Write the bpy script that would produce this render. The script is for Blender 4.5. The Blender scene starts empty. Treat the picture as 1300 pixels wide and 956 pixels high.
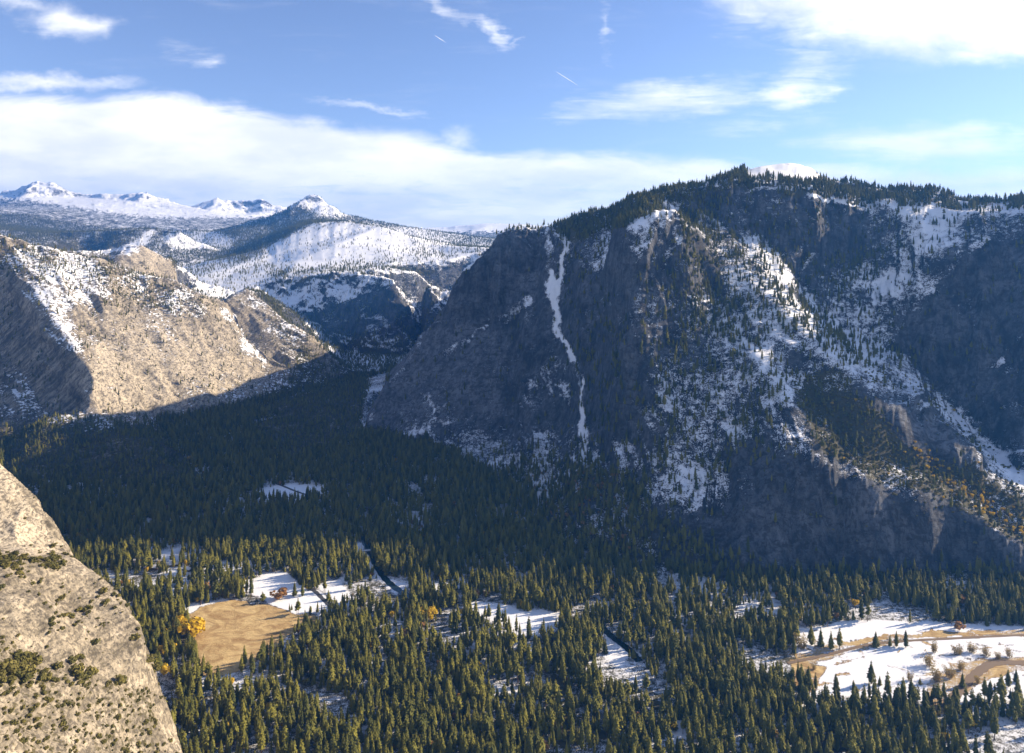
import bpy, bmesh, math, random
import numpy as np
from mathutils.geometry import delaunay_2d_cdt
from mathutils import Vector
random.seed(7); rng = np.random.default_rng(7)
R = math.radians
F = 900.0; CX = 650.0; HY = 305.0; CAMZ = 800.0     # focal length in px, principal column, horizon row, height of the drone over the floor
SUN_A, SUN_E = 17.0, 23.0                          # sun: degrees beyond the +X axis towards +Y, degrees above the horizon

sc = bpy.context.scene
col = sc.collection

# ------------------------------------------------------------------ helpers
STEEP = [1.0]; KR = .91
def P(px, py, D):
    if STEEP[0] < 1 and px > 690:                   # the north face stands steeper east of the gully
        k = 1-(1-STEEP[0])*min(1, (px-690)/170)
        if STEEP[0] == .701: k = np.interp(px, [690, 860, 1020, 1200], [1, .7, .7, KR])
        if STEEP[0] == .52: k = np.interp(px, [690, 720, 800, 860, 905], [1, .9, .52, .54, .62])
        b = np.interp(px, [690, 740, 800, 850, 1000], [1960, 1823, 1727, 1686, 1650]); D = b+(D-b)*k
    return ((px-CX)/F*D, D, CAMZ-(py-HY)/F*D)
def FL(px, py, z=0.0):
    D = (CAMZ-z)*F/(py-HY); return ((px-CX)/F*D, D, z)

_perm = rng.permutation(256).astype(np.int32); _perm = np.concatenate([_perm, _perm, _perm])
_g = rng.normal(size=(256, 3)).astype(np.float32); _g /= np.linalg.norm(_g, axis=1)[:, None]
def noise3(x, y, z):
    xi = np.floor(x).astype(np.int32); yi = np.floor(y).astype(np.int32); zi = np.floor(z).astype(np.int32)
    xf = (x-xi).astype(np.float32); yf = (y-yi).astype(np.float32); zf = (z-zi).astype(np.float32)
    u = xf*xf*xf*(xf*(xf*6-15)+10); v = yf*yf*yf*(yf*(yf*6-15)+10); w = zf*zf*zf*(zf*(zf*6-15)+10)
    xi &= 255; yi &= 255; zi &= 255
    def gr(a, b, c):
        h = _perm[_perm[_perm[(xi+a) & 255]+((yi+b) & 255)]+((zi+c) & 255)]
        g = _g[h]
        return g[:, 0]*(xf-a)+g[:, 1]*(yf-b)+g[:, 2]*(zf-c)
    x00 = gr(0,0,0); x00 += u*(gr(1,0,0)-x00)
    x10 = gr(0,1,0); x10 += u*(gr(1,1,0)-x10)
    x01 = gr(0,0,1); x01 += u*(gr(1,0,1)-x01)
    x11 = gr(0,1,1); x11 += u*(gr(1,1,1)-x11)
    a = x00+v*(x10-x00); b = x01+v*(x11-x01)
    return (a+w*(b-a))*1.6
def fbm(x, y, z, o=4, g=0.5):
    s = 0; a = 1; f = 1
    for i in range(o):
        s = s+a*noise3(x*f+17*i, y*f+31*i, z*f+7*i); a *= g; f *= 2.03
    return s
def ridged(x, y, z): return 1-2.2*np.abs(noise3(x, y, z))
def sstep(a, b, x):
    t = np.clip((x-a)/(b-a), 0, 1); return t*t*(3-2*t)

# ------------------------------------------------------------------ control lines of the land: (column, row, distance) as sighted, or W = world point
W = lambda *a: a
lines = []; pts = []
def ln(*p): lines.append([q if len(q) == 3 and q in _w else P(*q) for q in p])
_w = set()
def w(x, y, z): q = (float(x), float(y), float(z)); _w.add(q); return q
def pt(*p):
    for q in p: pts.append(q if q in _w else P(*q))

# valley floor edge and spread
for px, py in [(-700,575),(-400,575),(-200,575)]: pts.append(FL(px, py))
lines.append([FL(*q) for q in [(-200,575),(0,566),(100,551),(200,536),(300,519),(390,497),(440,483),(500,472)]])       # foot of the far left wall
lines.append([FL(*q) for q in [(470,549),(500,556),(560,572),(600,596),(640,636),(680,668),(740,700),(800,722),(850,732),(900,738),(1000,741),(1100,741),(1200,741),(1290,743)]])  # foot of the mountain
lines.append([w(1180,1650,0), w(1420,1640,0), w(1700,1720,0), w(2000,1850,0), w(2500,1930,0), w(3300,1900,0), w(5200,1900,0), w(9000,1900,0)])
for q in [(-3500,2500,0),(-2500,1500,0),(-1700,1700,0),(-1250,2050,0),(-2000,2100,0),(-1700,2350,0),(-1500,1800,0),(-900,2200,0),(-400,2000,0),(0,1500,0),(600,1300,0),(1500,1200,0),(3000,1000,0),(6000,800,0),(9000,500,0),(0,1000,0),(800,800,0),(-100,700,0),(0,150,0),(900,150,0),(3000,150,0),(9000,150,0)]: pt(w(*q))
# canyon mouth and upper canyon
ln((500,471,4340),(535,462,4750),w(-700,5600,60),w(-500,6300,250))
# far left wall: crest, corner and recess
ln((-300,255,3300),(-150,275,3350),(-60,290,3420),(0,301,3500),(60,311,3580),(130,329,3680),(190,346,3760),(230,362,3840),(262,378,3900),(276,396,3930),(300,430,3900),(335,466,3860),(375,488,3800))
ln((0,330,3440),(22,352,3360),(62,402,3170),(98,448,3010),(116,480,2930),(112,515,2880))
ln((-60,400,3420),(0,440,3270),(40,480,3130),(60,520,3000))
pt((-150,400,3300),(-250,480,3150),(-60,480,3180),(-100,540,2960))
pt((150,420,3300),(170,470,3180),(220,430,3480),(240,480,3350),(300,480,3620),(60,340,3450),(120,370,3430),(180,380,3600),(130,430,3230))
ln((284,388,4150),(304,428,4080),(338,462,3960))
ln((292,378,4330),(312,364,4300),(345,386,4270),(380,420,4220),(418,450,4160),(443,470,4130))
ln((318,400,4170),(350,440,4030),(392,478,3900))
ln((330,372,4700),(380,425,4620),(430,462,4500))
# the rounded rock dome behind the left wall
ln((118,334,4700),(135,315,4850),(158,308,4900),(180,314,4880),(190,332,4830),(195,354,4780))
pt((150,335,4650),(175,350,4600),w(-2600,5300,560),w(-2300,5400,480),(150,372,4250),(215,385,4300),(0,330,4200),w(-3500,4500,650),w(-3900,3800,850),(205,380,4800),(255,392,4700))
# canyon wall in shade
ln((300,374,5400),(330,364,5560),(365,352,5600),(400,348,5560),(450,346,5450),(500,351,5330),(545,362,5200))
ln((375,402,5260),(410,430,5150),(460,462,4950),(520,468,4820))
ln((545,362,5200),(552,382,5080),(556,410,4980),(558,450,4850))
pt((450,400,5230),(400,385,5380),(500,400,5120),(350,376,5440))
pt((580,372,5300),(590,350,5700),w(-350,5600,420),w(-250,5200,330),w(-400,4700,150))
# snowy plateau and its rounded hill
ln((200,366,6000),(250,352,6300),(300,346,6500),(335,338,6700),(345,325,7200))
ln((330,318,7600),(345,308,7800),(370,295,8000),(400,284,8200),(440,281,8200),(480,287,8000),(520,299,7700),(545,310,7300),(560,322,6900))
pt((380,330,6500),(430,332,6300),(480,338,6100),(530,345,5800),(430,310,7000),(480,315,6800),(570,330,6400),(600,322,6600),(230,368,5600),(280,360,5900))
ln((215,380,5400),(290,372,5500))
pt((200,345,7500),(250,335,8000),(300,325,8200),(280,318,9000),(320,305,9600),(250,315,9600),(350,290,10200))
pt((560,312,9000),(620,318,8500),(600,300,11000))
# ridge with trees and the small rocky horn
ln((190,305,11500),(230,298,11500),(262,295,11500),(300,288,11300),(340,274,11300),(368,263,11350),(385,255,11400),(391,249,11450),(397,247,11500),(404,251,11500),(414,260,11500),(430,270,11500),(455,277,11500),(500,285,11800),(540,288,12500))
pt((395,280,10300),(440,284,10600),(350,285,10600),w(-3300,13500,900),w(-4500,13500,900),w(-2000,13500,900))
ln((140,300,8800),(180,290,9200),(205,290,9200),(230,293,9000)); pt((130,320,8300),(200,315,8500),(110,325,8800))
# forested middle ridges far left
ln((-200,262,12500),(0,266,12500),(60,268,12600),(110,275,12800),(160,282,12800),(220,290,12500))
ln((-200,290,9500),(0,292,9500),(60,296,9300),(100,305,9000)); pt((0,312,8000),(60,320,7800),(-150,320,8000),(0,325,6200),(90,335,6500),(0,285,11000))
# snow peaks on the skyline
ln((-300,250,17000),(-60,250,17000),(0,246,17000),(20,240,17000),(36,234,17000),(40,229,17000),(48,227,17000),(56,231,17000),(66,238,17000),(80,241,17000),(100,249,17200),(130,255,17500),(150,258,17500),(163,256,17500),(172,247,17300),(182,243,17000),(188,240,17000),(193,245,17000),(204,253,17000),(220,260,17200),(238,263,17500),(256,267,17800),(268,256,17800),(276,251,17800),(284,254,17800),(297,254,17800),(305,264,17600),(313,270,17500),(320,264,17800),(330,255,18000),(342,260,18000),(358,266,18000),(380,275,18000),(440,285,18000),(520,291,17500),(560,291,17000),(600,285,17000),(625,283,17000),(655,284,17000),(700,288,17000),(800,290,17000))
ln((150,268,15000),(168,262,15800),(176,256,16300)); ln((258,274,15500),(268,268,16200)); ln((0,262,15000),(30,250,16000)); ln((60,262,15000),(100,265,14800),(210,275,15000))
ln((300,276,15800),(312,274,16500)); ln((560,300,14000),(600,296,15000),(640,298,15000))
pt((550,303,12500),(640,312,12000))
for q in [(-14000,25000,1100),(-5000,26000,1100),(4000,26000,1000),(14000,26000,1000),(30000,24000,900),(-20000,17000,1200),(-9000,3000,900),(-9000,500,900),(-9000,9000,900),(-14000,12000,900)]: pt(w(*q))
# the great mountain: left silhouette, crest
STEEP[0] = .701
ln((655,288,3150),(635,294,3150),(617,303,3160),(611,312,3170),(607,328,3180),(585,346,3180),(562,370,3170),(551,395,3160),(541,420,3140),(521,450,3105),(496,482,3060),(472,515,3020),(456,542,2985))
ln((655,288,3150),(676,291,3170),(692,299,3150),(715,287,3160),(735,280,3170),(765,270,3160),(800,259,3130),(825,248,3090),(850,238,3060),(885,229,3040),(920,226,3060),(950,228,3100),(1000,236,3120),(1050,246,3100),(1100,252,3050),(1150,256,3000),(1200,258,2950),(1250,256,2920),(1300,252,2900),(1400,248,2850),(1600,240,2800))
# back of it
ln(w(40,3450,830),w(120,3900,730),w(300,5000,700),w(400,6500,700),w(500,9000,750))
ln(w(-330,3500,470),w(-300,4100,430),w(-150,4900,450),w(-50,5600,520))
ln(w(-650,3300,60),w(-620,3800,60),w(-520,4300,110))
pt(w(1000,4500,1000),w(2000,4500,950),w(4000,4500,950),w(9000,4500,950),w(2000,8000,800),w(6000,9000,800),w(9000,14000,800),w(14000,14000,800))
ln((935,226,3300),(945,219,3500),(965,211,3600),(985,208,3650),(1005,207,3680),(1022,211,3680),(1040,222,3650),(1062,236,3500))
pt((985,222,3400),(1020,226,3400),w(1350,4100,1050))
# block below the point, ribs of the north face
STEEP[0] = .52
ln((611,325,3110),(630,345,3080),(655,350,3070),(680,345,3080),(692,315,3100))
ln((560,440,3060),(600,420,3050),(640,400,3020),(680,370,3000))
ln((640,430,2960),(600,470,2920),(570,505,2890),(530,530,2890),(500,545,2900))
pt((650,480,2830),(620,520,2800),(640,560,2650),(585,545,2790),(655,520,2740),(550,480,2990),(520,505,2990))
ln((718,297,3110),(714,345,2985),(704,388,2900),(709,425,2815),(722,450,2740),(738,490,2640),(741,530,2560),(741,568,2450),(735,590,2370))
ln((690,340,3010),(682,400,2870),(690,450,2745),(700,500,2640),(705,550,2540))
ln((740,330,2990),(735,380,2860),(750,430,2720),(768,480,2590),(772,530,2480),(778,575,2350),(790,625,2120),(800,680,1900))
pt((690,600,2330),(700,640,2130),(660,620,2290))
ln((800,300,2900),(815,350,2770),(800,400,2660),(820,450,2540),(842,500,2410),(850,550,2270),(855,610,2080),(855,680,1860))
ln((860,262,2980),(875,330,2800),(890,380,2660),(905,440,2500),(900,500,2340),(900,560,2180),(905,620,2020),(905,690,1810))
pt((830,275,2960),(780,290,2960),(760,350,2890))
STEEP[0] = .70
# the long spur falling to the right and its broad sunny shoulder
ln((898,258,3010),(930,300,2920),(965,340,2800),(1000,375,2680),(1040,410,2520),(1060,430,2440))
STEEP[0] = 1
ln((1060,430,2203),(1100,466,2140),(1140,498,2095),(1180,524,2025),(1215,548,1955),(1237,568,1905),(1246,586,1885),(1270,618,1830),(1300,648,1790),(1345,690,1740),(1400,730,1680))
ln((1155,532,2020),(1180,556,1955),(1205,571,1910),(1228,579,1885))
STEEP[0] = .70
ln(w(670,2539,862),w(739,2455,753),w(802,2371,664),w(859,2259,584),w(884,2203,542),w(925,2091,474),w(985,2000,408))
ln((922,402,2520),(945,432,2400),(965,460,2260),(992,500,2120),(1020,545,1970),(1042,585,1850),(1072,606,1815),(1100,618,1790))
ln((1045,596,1870),(1090,614,1800),(1125,636,1760),(1160,650,1735),(1190,640,1760),(1215,640,1770),(1245,655,1740),(1270,678,1705),(1295,700,1685))
ln((1040,660,1760),(1100,668,1735),(1160,690,1716),(1220,690,1712),(1270,715,1675))
pt((985,560,1940),(975,620,1830),(970,680,1740),(1180,600,1960),(1220,612,1930),(1262,652,1830),(1140,600,1860))
ln((985,452,2330),(1006,480,2250),(1030,512,2160),(1058,545,2070),(1088,578,1975),(1115,600,1900))
STEEP[0] = .701
# bowl and its gully
ln((1000,262,3080),(1050,268,3050),(1100,270,3000),(1135,266,2960),(1175,270,2900),(1200,268,2850))
STEEP[0] = 1
ln((960,300,2651),(985,330,2616),(1015,365,2570),(1045,395,2535),(1068,418,2500),(1100,440,2490),(1140,470,2470),(1180,500,2400),(1220,530,2300),(1260,568,2190),(1300,608,2090),(1350,655,1960),(1400,700,1860))
STEEP[0] = .701
pt((1020,310,3060),(1060,330,3010),(1100,330,2970),(1060,370,2930),(1100,380,2850),(1130,350,2850),(1110,420,2730))
# right hand cliff
ln((1205,266,2800),(1220,268,2720),(1228,280,2660),(1250,276,2640),(1280,268,2640),(1330,262,2620),(1450,258,2550),(1600,262,2600))
ln((1220,268,2720),(1195,300,2730),(1165,330,2720),(1150,375,2680),(1135,420,2650),(1140,450,2600))
ln((1230,310,2560),(1235,350,2500),(1225,400,2450),(1215,450,2420),(1240,500,2330),(1280,540,2210))
ln((1300,310,2480),(1300,370,2400),(1300,430,2320),(1300,490,2240),(1300,560,2110))
ln((1300,610,2015),(1300,560,2110))
pt((1190,380,2560),(1180,440,2520),(1400,350,2350),(1400,450,2200),(1400,560,2020))
STEEP[0] = 1
# the wall goes on past the frame; unseen peak shaped to shade the valley
ln(w(2000,2290,800),w(2012,2330,1010),w(2025,2380,1060),w(2045,2430,880),w(2100,2500,800),w(2200,2700,800),w(2350,2850,900)); pt(w(1900,2080,400),w(2050,2030,350),w(2250,2300,650),w(2200,2100,350),w(1960,1960,120))
ln(w(2800,2600,900),w(3600,2600,1000),w(5200,2600,1050),w(9000,2600,1050)); pt(w(3000,2200,400),w(4200,2200,500))
# near outcrop on the camera's side
ln((-260,420,1080),(-120,480,1060),(-50,535,1045),(0,591,1030),(38,630,1012),(66,659,1000),(75,670,992),(76,690,975),(76,704,958),(98,712,948),(118,722,940),(140,740,925),(161,766,908),(180,800,890),(192,835,875),(198,862,866),(210,905,850),(240,970,830),(280,1060,800))
ln((-120,704,850),(0,704,900),(40,703,925),(72,704,950))
ln((-120,722,790),(0,720,835),(45,718,868),(80,722,905))
ln((-120,790,700),(0,790,760),(60,790,800),(110,800,840))
ln((76,690,975),(40,686,955),(0,690,930),(-120,690,880))
pt((0,640,975),(-60,620,980),(0,870,690),(80,870,750),(140,870,810),(-120,870,640),(0,960,620),(120,960,720),(-200,960,560),(30,680,950),(60,750,860),(-200,1100,450),(100,1150,560))
ln(w(-1500,1500,100),w(-1150,1480,0),w(-950,1420,0),w(-780,1270,0),w(-640,1130,0),w(-500,1010,0),w(-380,900,0),w(-250,780,0))
pt(w(-1600,1100,650),w(-3000,1200,800),w(-1200,600,650),w(-500,300,480),w(-1500,150,800),w(-9000,150,900),w(-300,150,400))

# triangulate
V2 = []; Z = []; E = []
key = {}
def addp(p):
    k = (round(p[0], 1), round(p[1], 1))
    if k in key: return key[k]
    key[k] = len(V2); V2.append(Vector((p[0], p[1]))); Z.append(p[2]); return key[k]
for L in lines:
    ids = [addp(p) for p in L]
    E += [(a, b) for a, b in zip(ids, ids[1:]) if a != b]
for p in pts: addp(p)
ov, oe, of, orv, ore, orf = delaunay_2d_cdt(V2, E, [], 0, 1e-3)
oz = []
nx = 0
for v, o in zip(ov, orv):
    if o: oz.append(float(np.mean([Z[i] for i in o])))
    else:
        nx += 1
        best = None
        for a, b in E:                      # a crossing of two lines: take the height from the nearer one
            A, B = V2[a], V2[b]; d = B-A; t = max(0, min(1, (v-A).dot(d)/d.length_squared)); q = (A+d*t-v).length
            zz = Z[a]+t*(Z[b]-Z[a])
            if best is None or q < best[0]: best = (q, zz)
        oz.append(best[1])
        print('crossing near', v, 'px', CX+v.x/v.y*F, 'z', best[1])
print('tin', len(ov), len(of), 'crossings', nx)
ov = np.array([(v.x, v.y) for v in ov]); oz = np.array(oz)
def raster(x0, x1, y0, y1, s):
    nxr = int((x1-x0)/s)+1; nyr = int((y1-y0)/s)+1
    G = np.zeros((nyr, nxr), np.float32)
    for f in of:
        for k in range(1, len(f)-1):
            t = [f[0], f[k], f[k+1]]; (ax, ay), (bx, by), (cx, cy) = ov[t]
            i0 = max(0, int((min(ax,bx,cx)-x0)/s)); i1 = min(nxr-1, int((max(ax,bx,cx)-x0)/s)+1)
            j0 = max(0, int((min(ay,by,cy)-y0)/s)); j1 = min(nyr-1, int((max(ay,by,cy)-y0)/s)+1)
            if i1 < i0 or j1 < j0: continue
            X = x0+s*np.arange(i0, i1+1)[None, :]; Y = y0+s*np.arange(j0, j1+1)[:, None]
            d = (by-cy)*(ax-cx)+(cx-bx)*(ay-cy)
            if abs(d) < 1e-6: continue
            l0 = ((by-cy)*(X-cx)+(cx-bx)*(Y-cy))/d; l1 = ((cy-ay)*(X-cx)+(ax-cx)*(Y-cy))/d; l2 = 1-l0-l1
            m = (l0 > -1e-5) & (l1 > -1e-5) & (l2 > -1e-5)
            G[j0:j1+1, i0:i1+1][m] = (l0*oz[t[0]]+l1*oz[t[1]]+l2*oz[t[2]])[m]
    return G
def blur(G, r, n=2):
    for _ in range(n):
        for ax in (0, 1):
            k = np.zeros_like(G, dtype=np.float64)
            Pd = np.pad(G, [(r, r) if a == ax else (0, 0) for a in (0, 1)], mode='edge').astype(np.float64)
            c = np.cumsum(Pd, axis=ax)
            c = np.concatenate([np.zeros_like(np.take(c, [0], axis=ax)), c], axis=ax)
            n_ = G.shape[ax]
            k = (np.take(c, range(2*r+1, 2*r+1+n_), axis=ax)-np.take(c, range(0, n_), axis=ax))/(2*r+1)
            G = k.astype(np.float32)
    return G
NX0, NX1, NY0, NY1, NS = -4200., 7000., 160., 6400., 10.
near0 = raster(NX0, NX1, NY0, NY1, NS); near = blur(near0, 1, 2); nj = int((1450-NY0)/NS); near[:nj] = near0[:nj]*.55+blur(near0, 1, 1)[:nj]*.45
FX0, FX1, FY0, FY1, FS = -14000., 14000., 160., 25800., 30.
far = raster(FX0, FX1, FY0, FY1, FS); far = .5*far+.5*blur(far, 1, 1)
def bil(G, x, y, x0, y0, s):
    u = np.clip((x-x0)/s, 0, G.shape[1]-1.001); v = np.clip((y-y0)/s, 0, G.shape[0]-1.001)
    i = u.astype(np.int32); j = v.astype(np.int32); u = u-i; v = v-j
    return (G[j, i]*(1-u)+G[j, i+1]*u)*(1-v)+(G[j+1, i]*(1-u)+G[j+1, i+1]*u)*v
def base_h(x, y):
    a = bil(near, x, y, NX0, NY0, NS); b = bil(far, x, y, FX0, FY0, FS)
    k = sstep(6000, 6350, y)
    inx = (x > NX0+20) & (x < NX1-20)
    k = np.where(inx, k, 1.0)
    return a*(1-k)+b*k

# ------------------------------------------------------------------ sight-line grid: rows packed where the land shows
cols = np.concatenate([np.arange(-900, -60, 9.), np.arange(-60, 1360, 1.15), np.arange(1360, 1700, 6.), np.arange(1700, 3600, 20.)])
NR = 1150
yy = np.geomspace(420, 24500, 5200)
NC = len(cols)
Yg = np.empty((NR, NC)); 
for a in range(0, NC, 200):
    c = cols[a:a+200]
    X = (c-CX)[None, :]/F*yy[:, None]; Yb = np.broadcast_to(yy[:, None], X.shape)
    z = base_h(X, Yb)
    py = HY+F*(CAMZ-z)/Yb
    d = np.diff(py, axis=0)
    wgt = np.where(d < 0, -d, 0.35*d)+0.018+0.35*np.diff(np.log(Yb), axis=0)*60/ (1+0*d)*0.35
    dz = np.abs(np.diff(z, axis=0))/Yb[1:]*F
    wgt = wgt+0.15*dz
    # keep rows smooth between columns
    s = np.concatenate([np.zeros((1, X.shape[1])), np.cumsum(wgt, axis=0)])
    s /= s[-1]
    t = np.linspace(0, 1, NR)
    for k in range(X.shape[1]): Yg[:, a+k] = np.interp(t, s[:, k], yy)
Xg = (cols-CX)[None, :]/F*Yg
Zg = base_h(Xg, Yg)
# slopes for amplitude and direction of the relief
e = 12.0+Yg*0.003
gx = (base_h(Xg+e, Yg)-base_h(Xg-e, Yg))/(2*e); gy = (base_h(Xg, Yg+e)-base_h(Xg, Yg-e))/(2*e)
slope = np.hypot(gx, gy)
nl = 1/np.sqrt(1+gx*gx+gy*gy)
NXn, NYn, NZn = -gx*nl, -gy*nl, nl
AX0, AX1, AY0, AY1 = -120, 1420, 180, 1000
class Map:
    def __init__(s, v=0.0): s.g = np.full((AY1-AY0, AX1-AX0), v, np.float32)
    def poly(s, p, v, f=4):
        p = np.array(p, float); x0 = int(max(AX0, p[:,0].min()-3*f)); x1 = int(min(AX1, p[:,0].max()+3*f)); y0 = int(max(AY0, p[:,1].min()-3*f)); y1 = int(min(AY1, p[:,1].max()+3*f))
        X, Y = np.meshgrid(np.arange(x0, x1), np.arange(y0, y1)); m = np.zeros(X.shape, bool); n = len(p)
        for i in range(n):
            (ax, ay), (bx, by) = p[i], p[(i+1) % n]
            if ay == by: continue
            c = ((ay > Y) != (by > Y)) & (X < (bx-ax)*(Y-ay)/(by-ay)+ax); m ^= c
        m = blur(m.astype(np.float32), max(1, int(f/2)), 2) if f else m.astype(np.float32)
        G = s.g[y0-AY0:y1-AY0, x0-AX0:x1-AX0]; G[:] = G*(1-m)+v*m
    def line(s, p, r, v):
        p = np.array(p, float); x0 = int(max(AX0, p[:,0].min()-3*r)); x1 = int(min(AX1, p[:,0].max()+3*r)); y0 = int(max(AY0, p[:,1].min()-3*r)); y1 = int(min(AY1, p[:,1].max()+3*r))
        X, Y = np.meshgrid(np.arange(x0, x1, dtype=float), np.arange(y0, y1, dtype=float)); D = np.full(X.shape, 1e9)
        for (ax, ay), (bx, by) in zip(p, p[1:]):
            dx, dy = bx-ax, by-ay; t = np.clip(((X-ax)*dx+(Y-ay)*dy)/(dx*dx+dy*dy+1e-9), 0, 1)
            D = np.minimum(D, np.hypot(X-ax-t*dx, Y-ay-t*dy))
        m = sstep(1.6*r, 0.5*r, D)
        G = s.g[y0-AY0:y1-AY0, x0-AX0:x1-AX0]; G[:] = G*(1-m)+np.maximum(G, v)*m if v > 0 else G*(1-m)
    def at(s, px, py):
        return bil(s.g, px, py, AX0, AY0, 1.0)
x = Xg.ravel().astype(np.float64); y = Yg.ravel(); z = Zg.ravel()
dist = y
S = np.clip(y/2800, 0.42, 4.5)                       # relief grows with the size of the landform
S = np.where(y > 6000, S, np.minimum(S, 1.35))
amp = sstep(0.04, 0.55, slope.ravel())*sstep(0.5, 30, z)
wx = 40*noise3(x/260, y/260, z/260); wy = 40*noise3(x/260+9, y/260+3, z/260)
def wl(L): return L*S
pxv_ = CX+F*x/y
rough = sstep(-.30, .30, fbm(x/240, y/240, z/170+3, 2)); rough = np.where((y > 1450) & (y < 5000), .30+.85*rough, 1)
d = np.zeros_like(x)
for L, A, rid, vz in [(330,30,1,.30),(160,21,1,.22),(84,13,1,.20),(44,7.0,1,.26),(23,3.6,1,.36),(12,1.7,1,.6),(6,.8,0,1)]:
    q = wl(L); 
    n = ridged((x+wx)/q, (y+wy)/q, z*vz/q+L) if rid else noise3((x+wx)/q, (y+wy)/q, z*vz/q+L)
    lf = (pxv_ < 458) & (y > 2600) & (y < 5000)          # slabs of the left wall dip down to the right
    al = (x-z)*.7071; ac = (x+z)*.7071
    n2 = ridged((ac+wx*.6)/q, al*.33/q, (y+wy*.6)*.8/q+L) if rid else noise3(ac/q, al*.6/q, y/q+L)
    n = np.where(lf, n2, n)
    lo = (y < 1450)
    n3_ = ridged(((x+z*1.1)*.67+wx*.3)/q, (x-z*1.1)*.25/q, y*.6/q+L) if rid else n
    n = np.where(lo, n3_, n)
    d += A*(n-(.36 if rid else 0))*S*(0.8 if L > 300 else 1)*np.where(lf, .75, 1)*(rough if L < 100 else 1)
smooth_slab = 1.0
pxv = CX+F*x/y; pyv = HY+F*(CAMZ-z)/y
# the polished apron and the nearest outcrop are smoother rock
ap = sstep(60, 20, np.abs(pyv-500-0.0*pxv))*sstep(600, 560, pxv)*sstep(440, 470, pxv)*((y > 2700) & (y < 3300))
d *= (1-0.55*ap)
d = np.where(y < 1450, d*0.7, d)
d = np.where((y > 5650) & (y < 9800), d*0.28, d)
amp_back = np.where(y > 12000, 0.6, np.where(y > 9500, .4, 1.0))
pyv_ = HY+F*(CAMZ-z)/y
calm = Map(1.0)
calm.poly([(893,262),(930,294),(1000,370),(1062,425),(1120,470),(1100,490),(1040,460),(985,424),(940,392),(905,340),(880,290)], .22, 6)
calm.poly([(1030,500),(1100,500),(1180,585),(1235,590),(1310,650),(1290,690),(1200,635),(1090,605)], .45, 8)
calm.poly([(455,545),(545,410),(600,400),(640,440),(640,520),(600,540),(500,556)], .34, 10)
calm.poly([(930,205),(1060,205),(1060,240),(930,240)], .4, 4)
d *= amp*amp_back*calm.at(pxv_, pyv_)
floor_n = 0.25*noise3(x/60, y/60, z*0)
x2 = x+NXn.ravel()*d; y2 = y+NYn.ravel()*d; z2 = z+NZn.ravel()*d+floor_n*(1-amp)
z2 = np.maximum(z2, -1.0)
pxv = CX+F*x2/y2; pyv = HY+F*(CAMZ-z2)/y2
# edges of every patch are frayed by noise fixed to the ground
jx = 9*noise3(x/90, y/90, z/60)+5*noise3(x/34, y/34, z/26+5); jy = 9*noise3(x/90+40, y/90, z/60)+5*noise3(x/34+40, y/34, z/26+5)
jj = np.where(z < 6, .75, 1.0)*np.where(y > 5000, .5, 1)*np.where(y < 1500, .6, 1); jj = jj*np.where((y > 1450) & (y < 3300) & (pxv > 685) & (pxv < 760) & (z > 60), .45, 1); sxv = pxv+jx*jj; syv = pyv+jy*jj
VV = np.stack([x2, y2, z2], 1).reshape(NR, NC, 3)
# real normals and areas
du = np.gradient(VV, axis=1); dv = np.gradient(VV, axis=0)
N = np.cross(du, dv); ar = np.linalg.norm(N, axis=2); N /= np.maximum(ar, 1e-9)[..., None]
N *= np.sign(N[..., 2:3]+1e-9)
area = ar.ravel(); nzv = N[..., 2].ravel()

# ------------------------------------------------------------------ land regions
OUT, FLOOR, LEFT, MAIN, CANYON, PLAT, PEAK = range(7)
reg = np.full(x.shape, MAIN, np.int8)
reg[(z < 6) & (y < 4700)] = FLOOR
reg[(y < 1500) & (x < -150) & (z > 3)] = OUT
reg[(reg == MAIN) & (y < 2600) & (x < -250)] = FLOOR
L_ = (y > 2300) & (z >= 6) & ((x < -650-(y-3000)*0.12) | (z < 150) & (pxv < 458))
reg[L_ & (y < 5050)] = LEFT
reg[(y > 4400) & (x > -2200) & (x < -100+(y-4400)*0.25) & (y <= 5600)] = CANYON
reg[(y > 5300) & (x < 500+0*y)] = PLAT
reg[(y > 5050) & (x < -1900)] = PLAT
reg[(y > 12000)] = PEAK
reg[(y > 5600) & (x >= 500) & (y <= 12000)] = MAIN

# ------------------------------------------------------------------ surface maps: where snow, trees, pale rock lie on each landform
snowM = {k: Map() for k in range(7)}; treeM = {k: Map() for k in range(7)}; paleM = {k: Map(0.3) for k in range(7)}
grassM = Map(); yelM = Map()

# --- main mountain
m = snowM[MAIN]; m.g[:] = 0.33
m.poly([(440,300),(600,300),(690,300),(700,420),(700,560),(600,600),(440,560)], .20, 8)
m.poly([(740,400),(1000,380),(1080,480),(1050,600),(900,660),(820,600),(750,560)], .43, 20)
m.poly([(755,300),(890,320),(930,420),(880,430),(770,400)], .60, 12)
m.poly([(740,590),(860,640),(960,640),(1000,740),(600,740),(620,640)], .13, 14)
m.poly([(700,420),(760,430),(790,560),(740,560)], .22, 8)
m.poly([(930,560),(1050,590),(1300,700),(1300,760),(900,760)], .06, 12)
m.poly([(1020,490),(1180,540),(1300,640),(1310,715),(1200,665),(1080,640),(1030,590)], .12, 10); m.poly([(1120,570),(1190,640),(1230,660),(1200,665),(1120,610)], .3, 6)
m.poly([(1100,470),(1180,520),(1240,570),(1220,590),(1150,540)], .05, 6)
m.poly([(693,300),(722,298),(728,320),(708,385),(696,370),(690,330)], .52, 6)
m.line([(718,300),(713,345),(704,385)], 3, 1); m.line([(700,345),(703,385),(708,425)], 5, 1)
m.line([(708,420),(722,442),(737,485),(741,575)], 4.5, 1)
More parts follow.
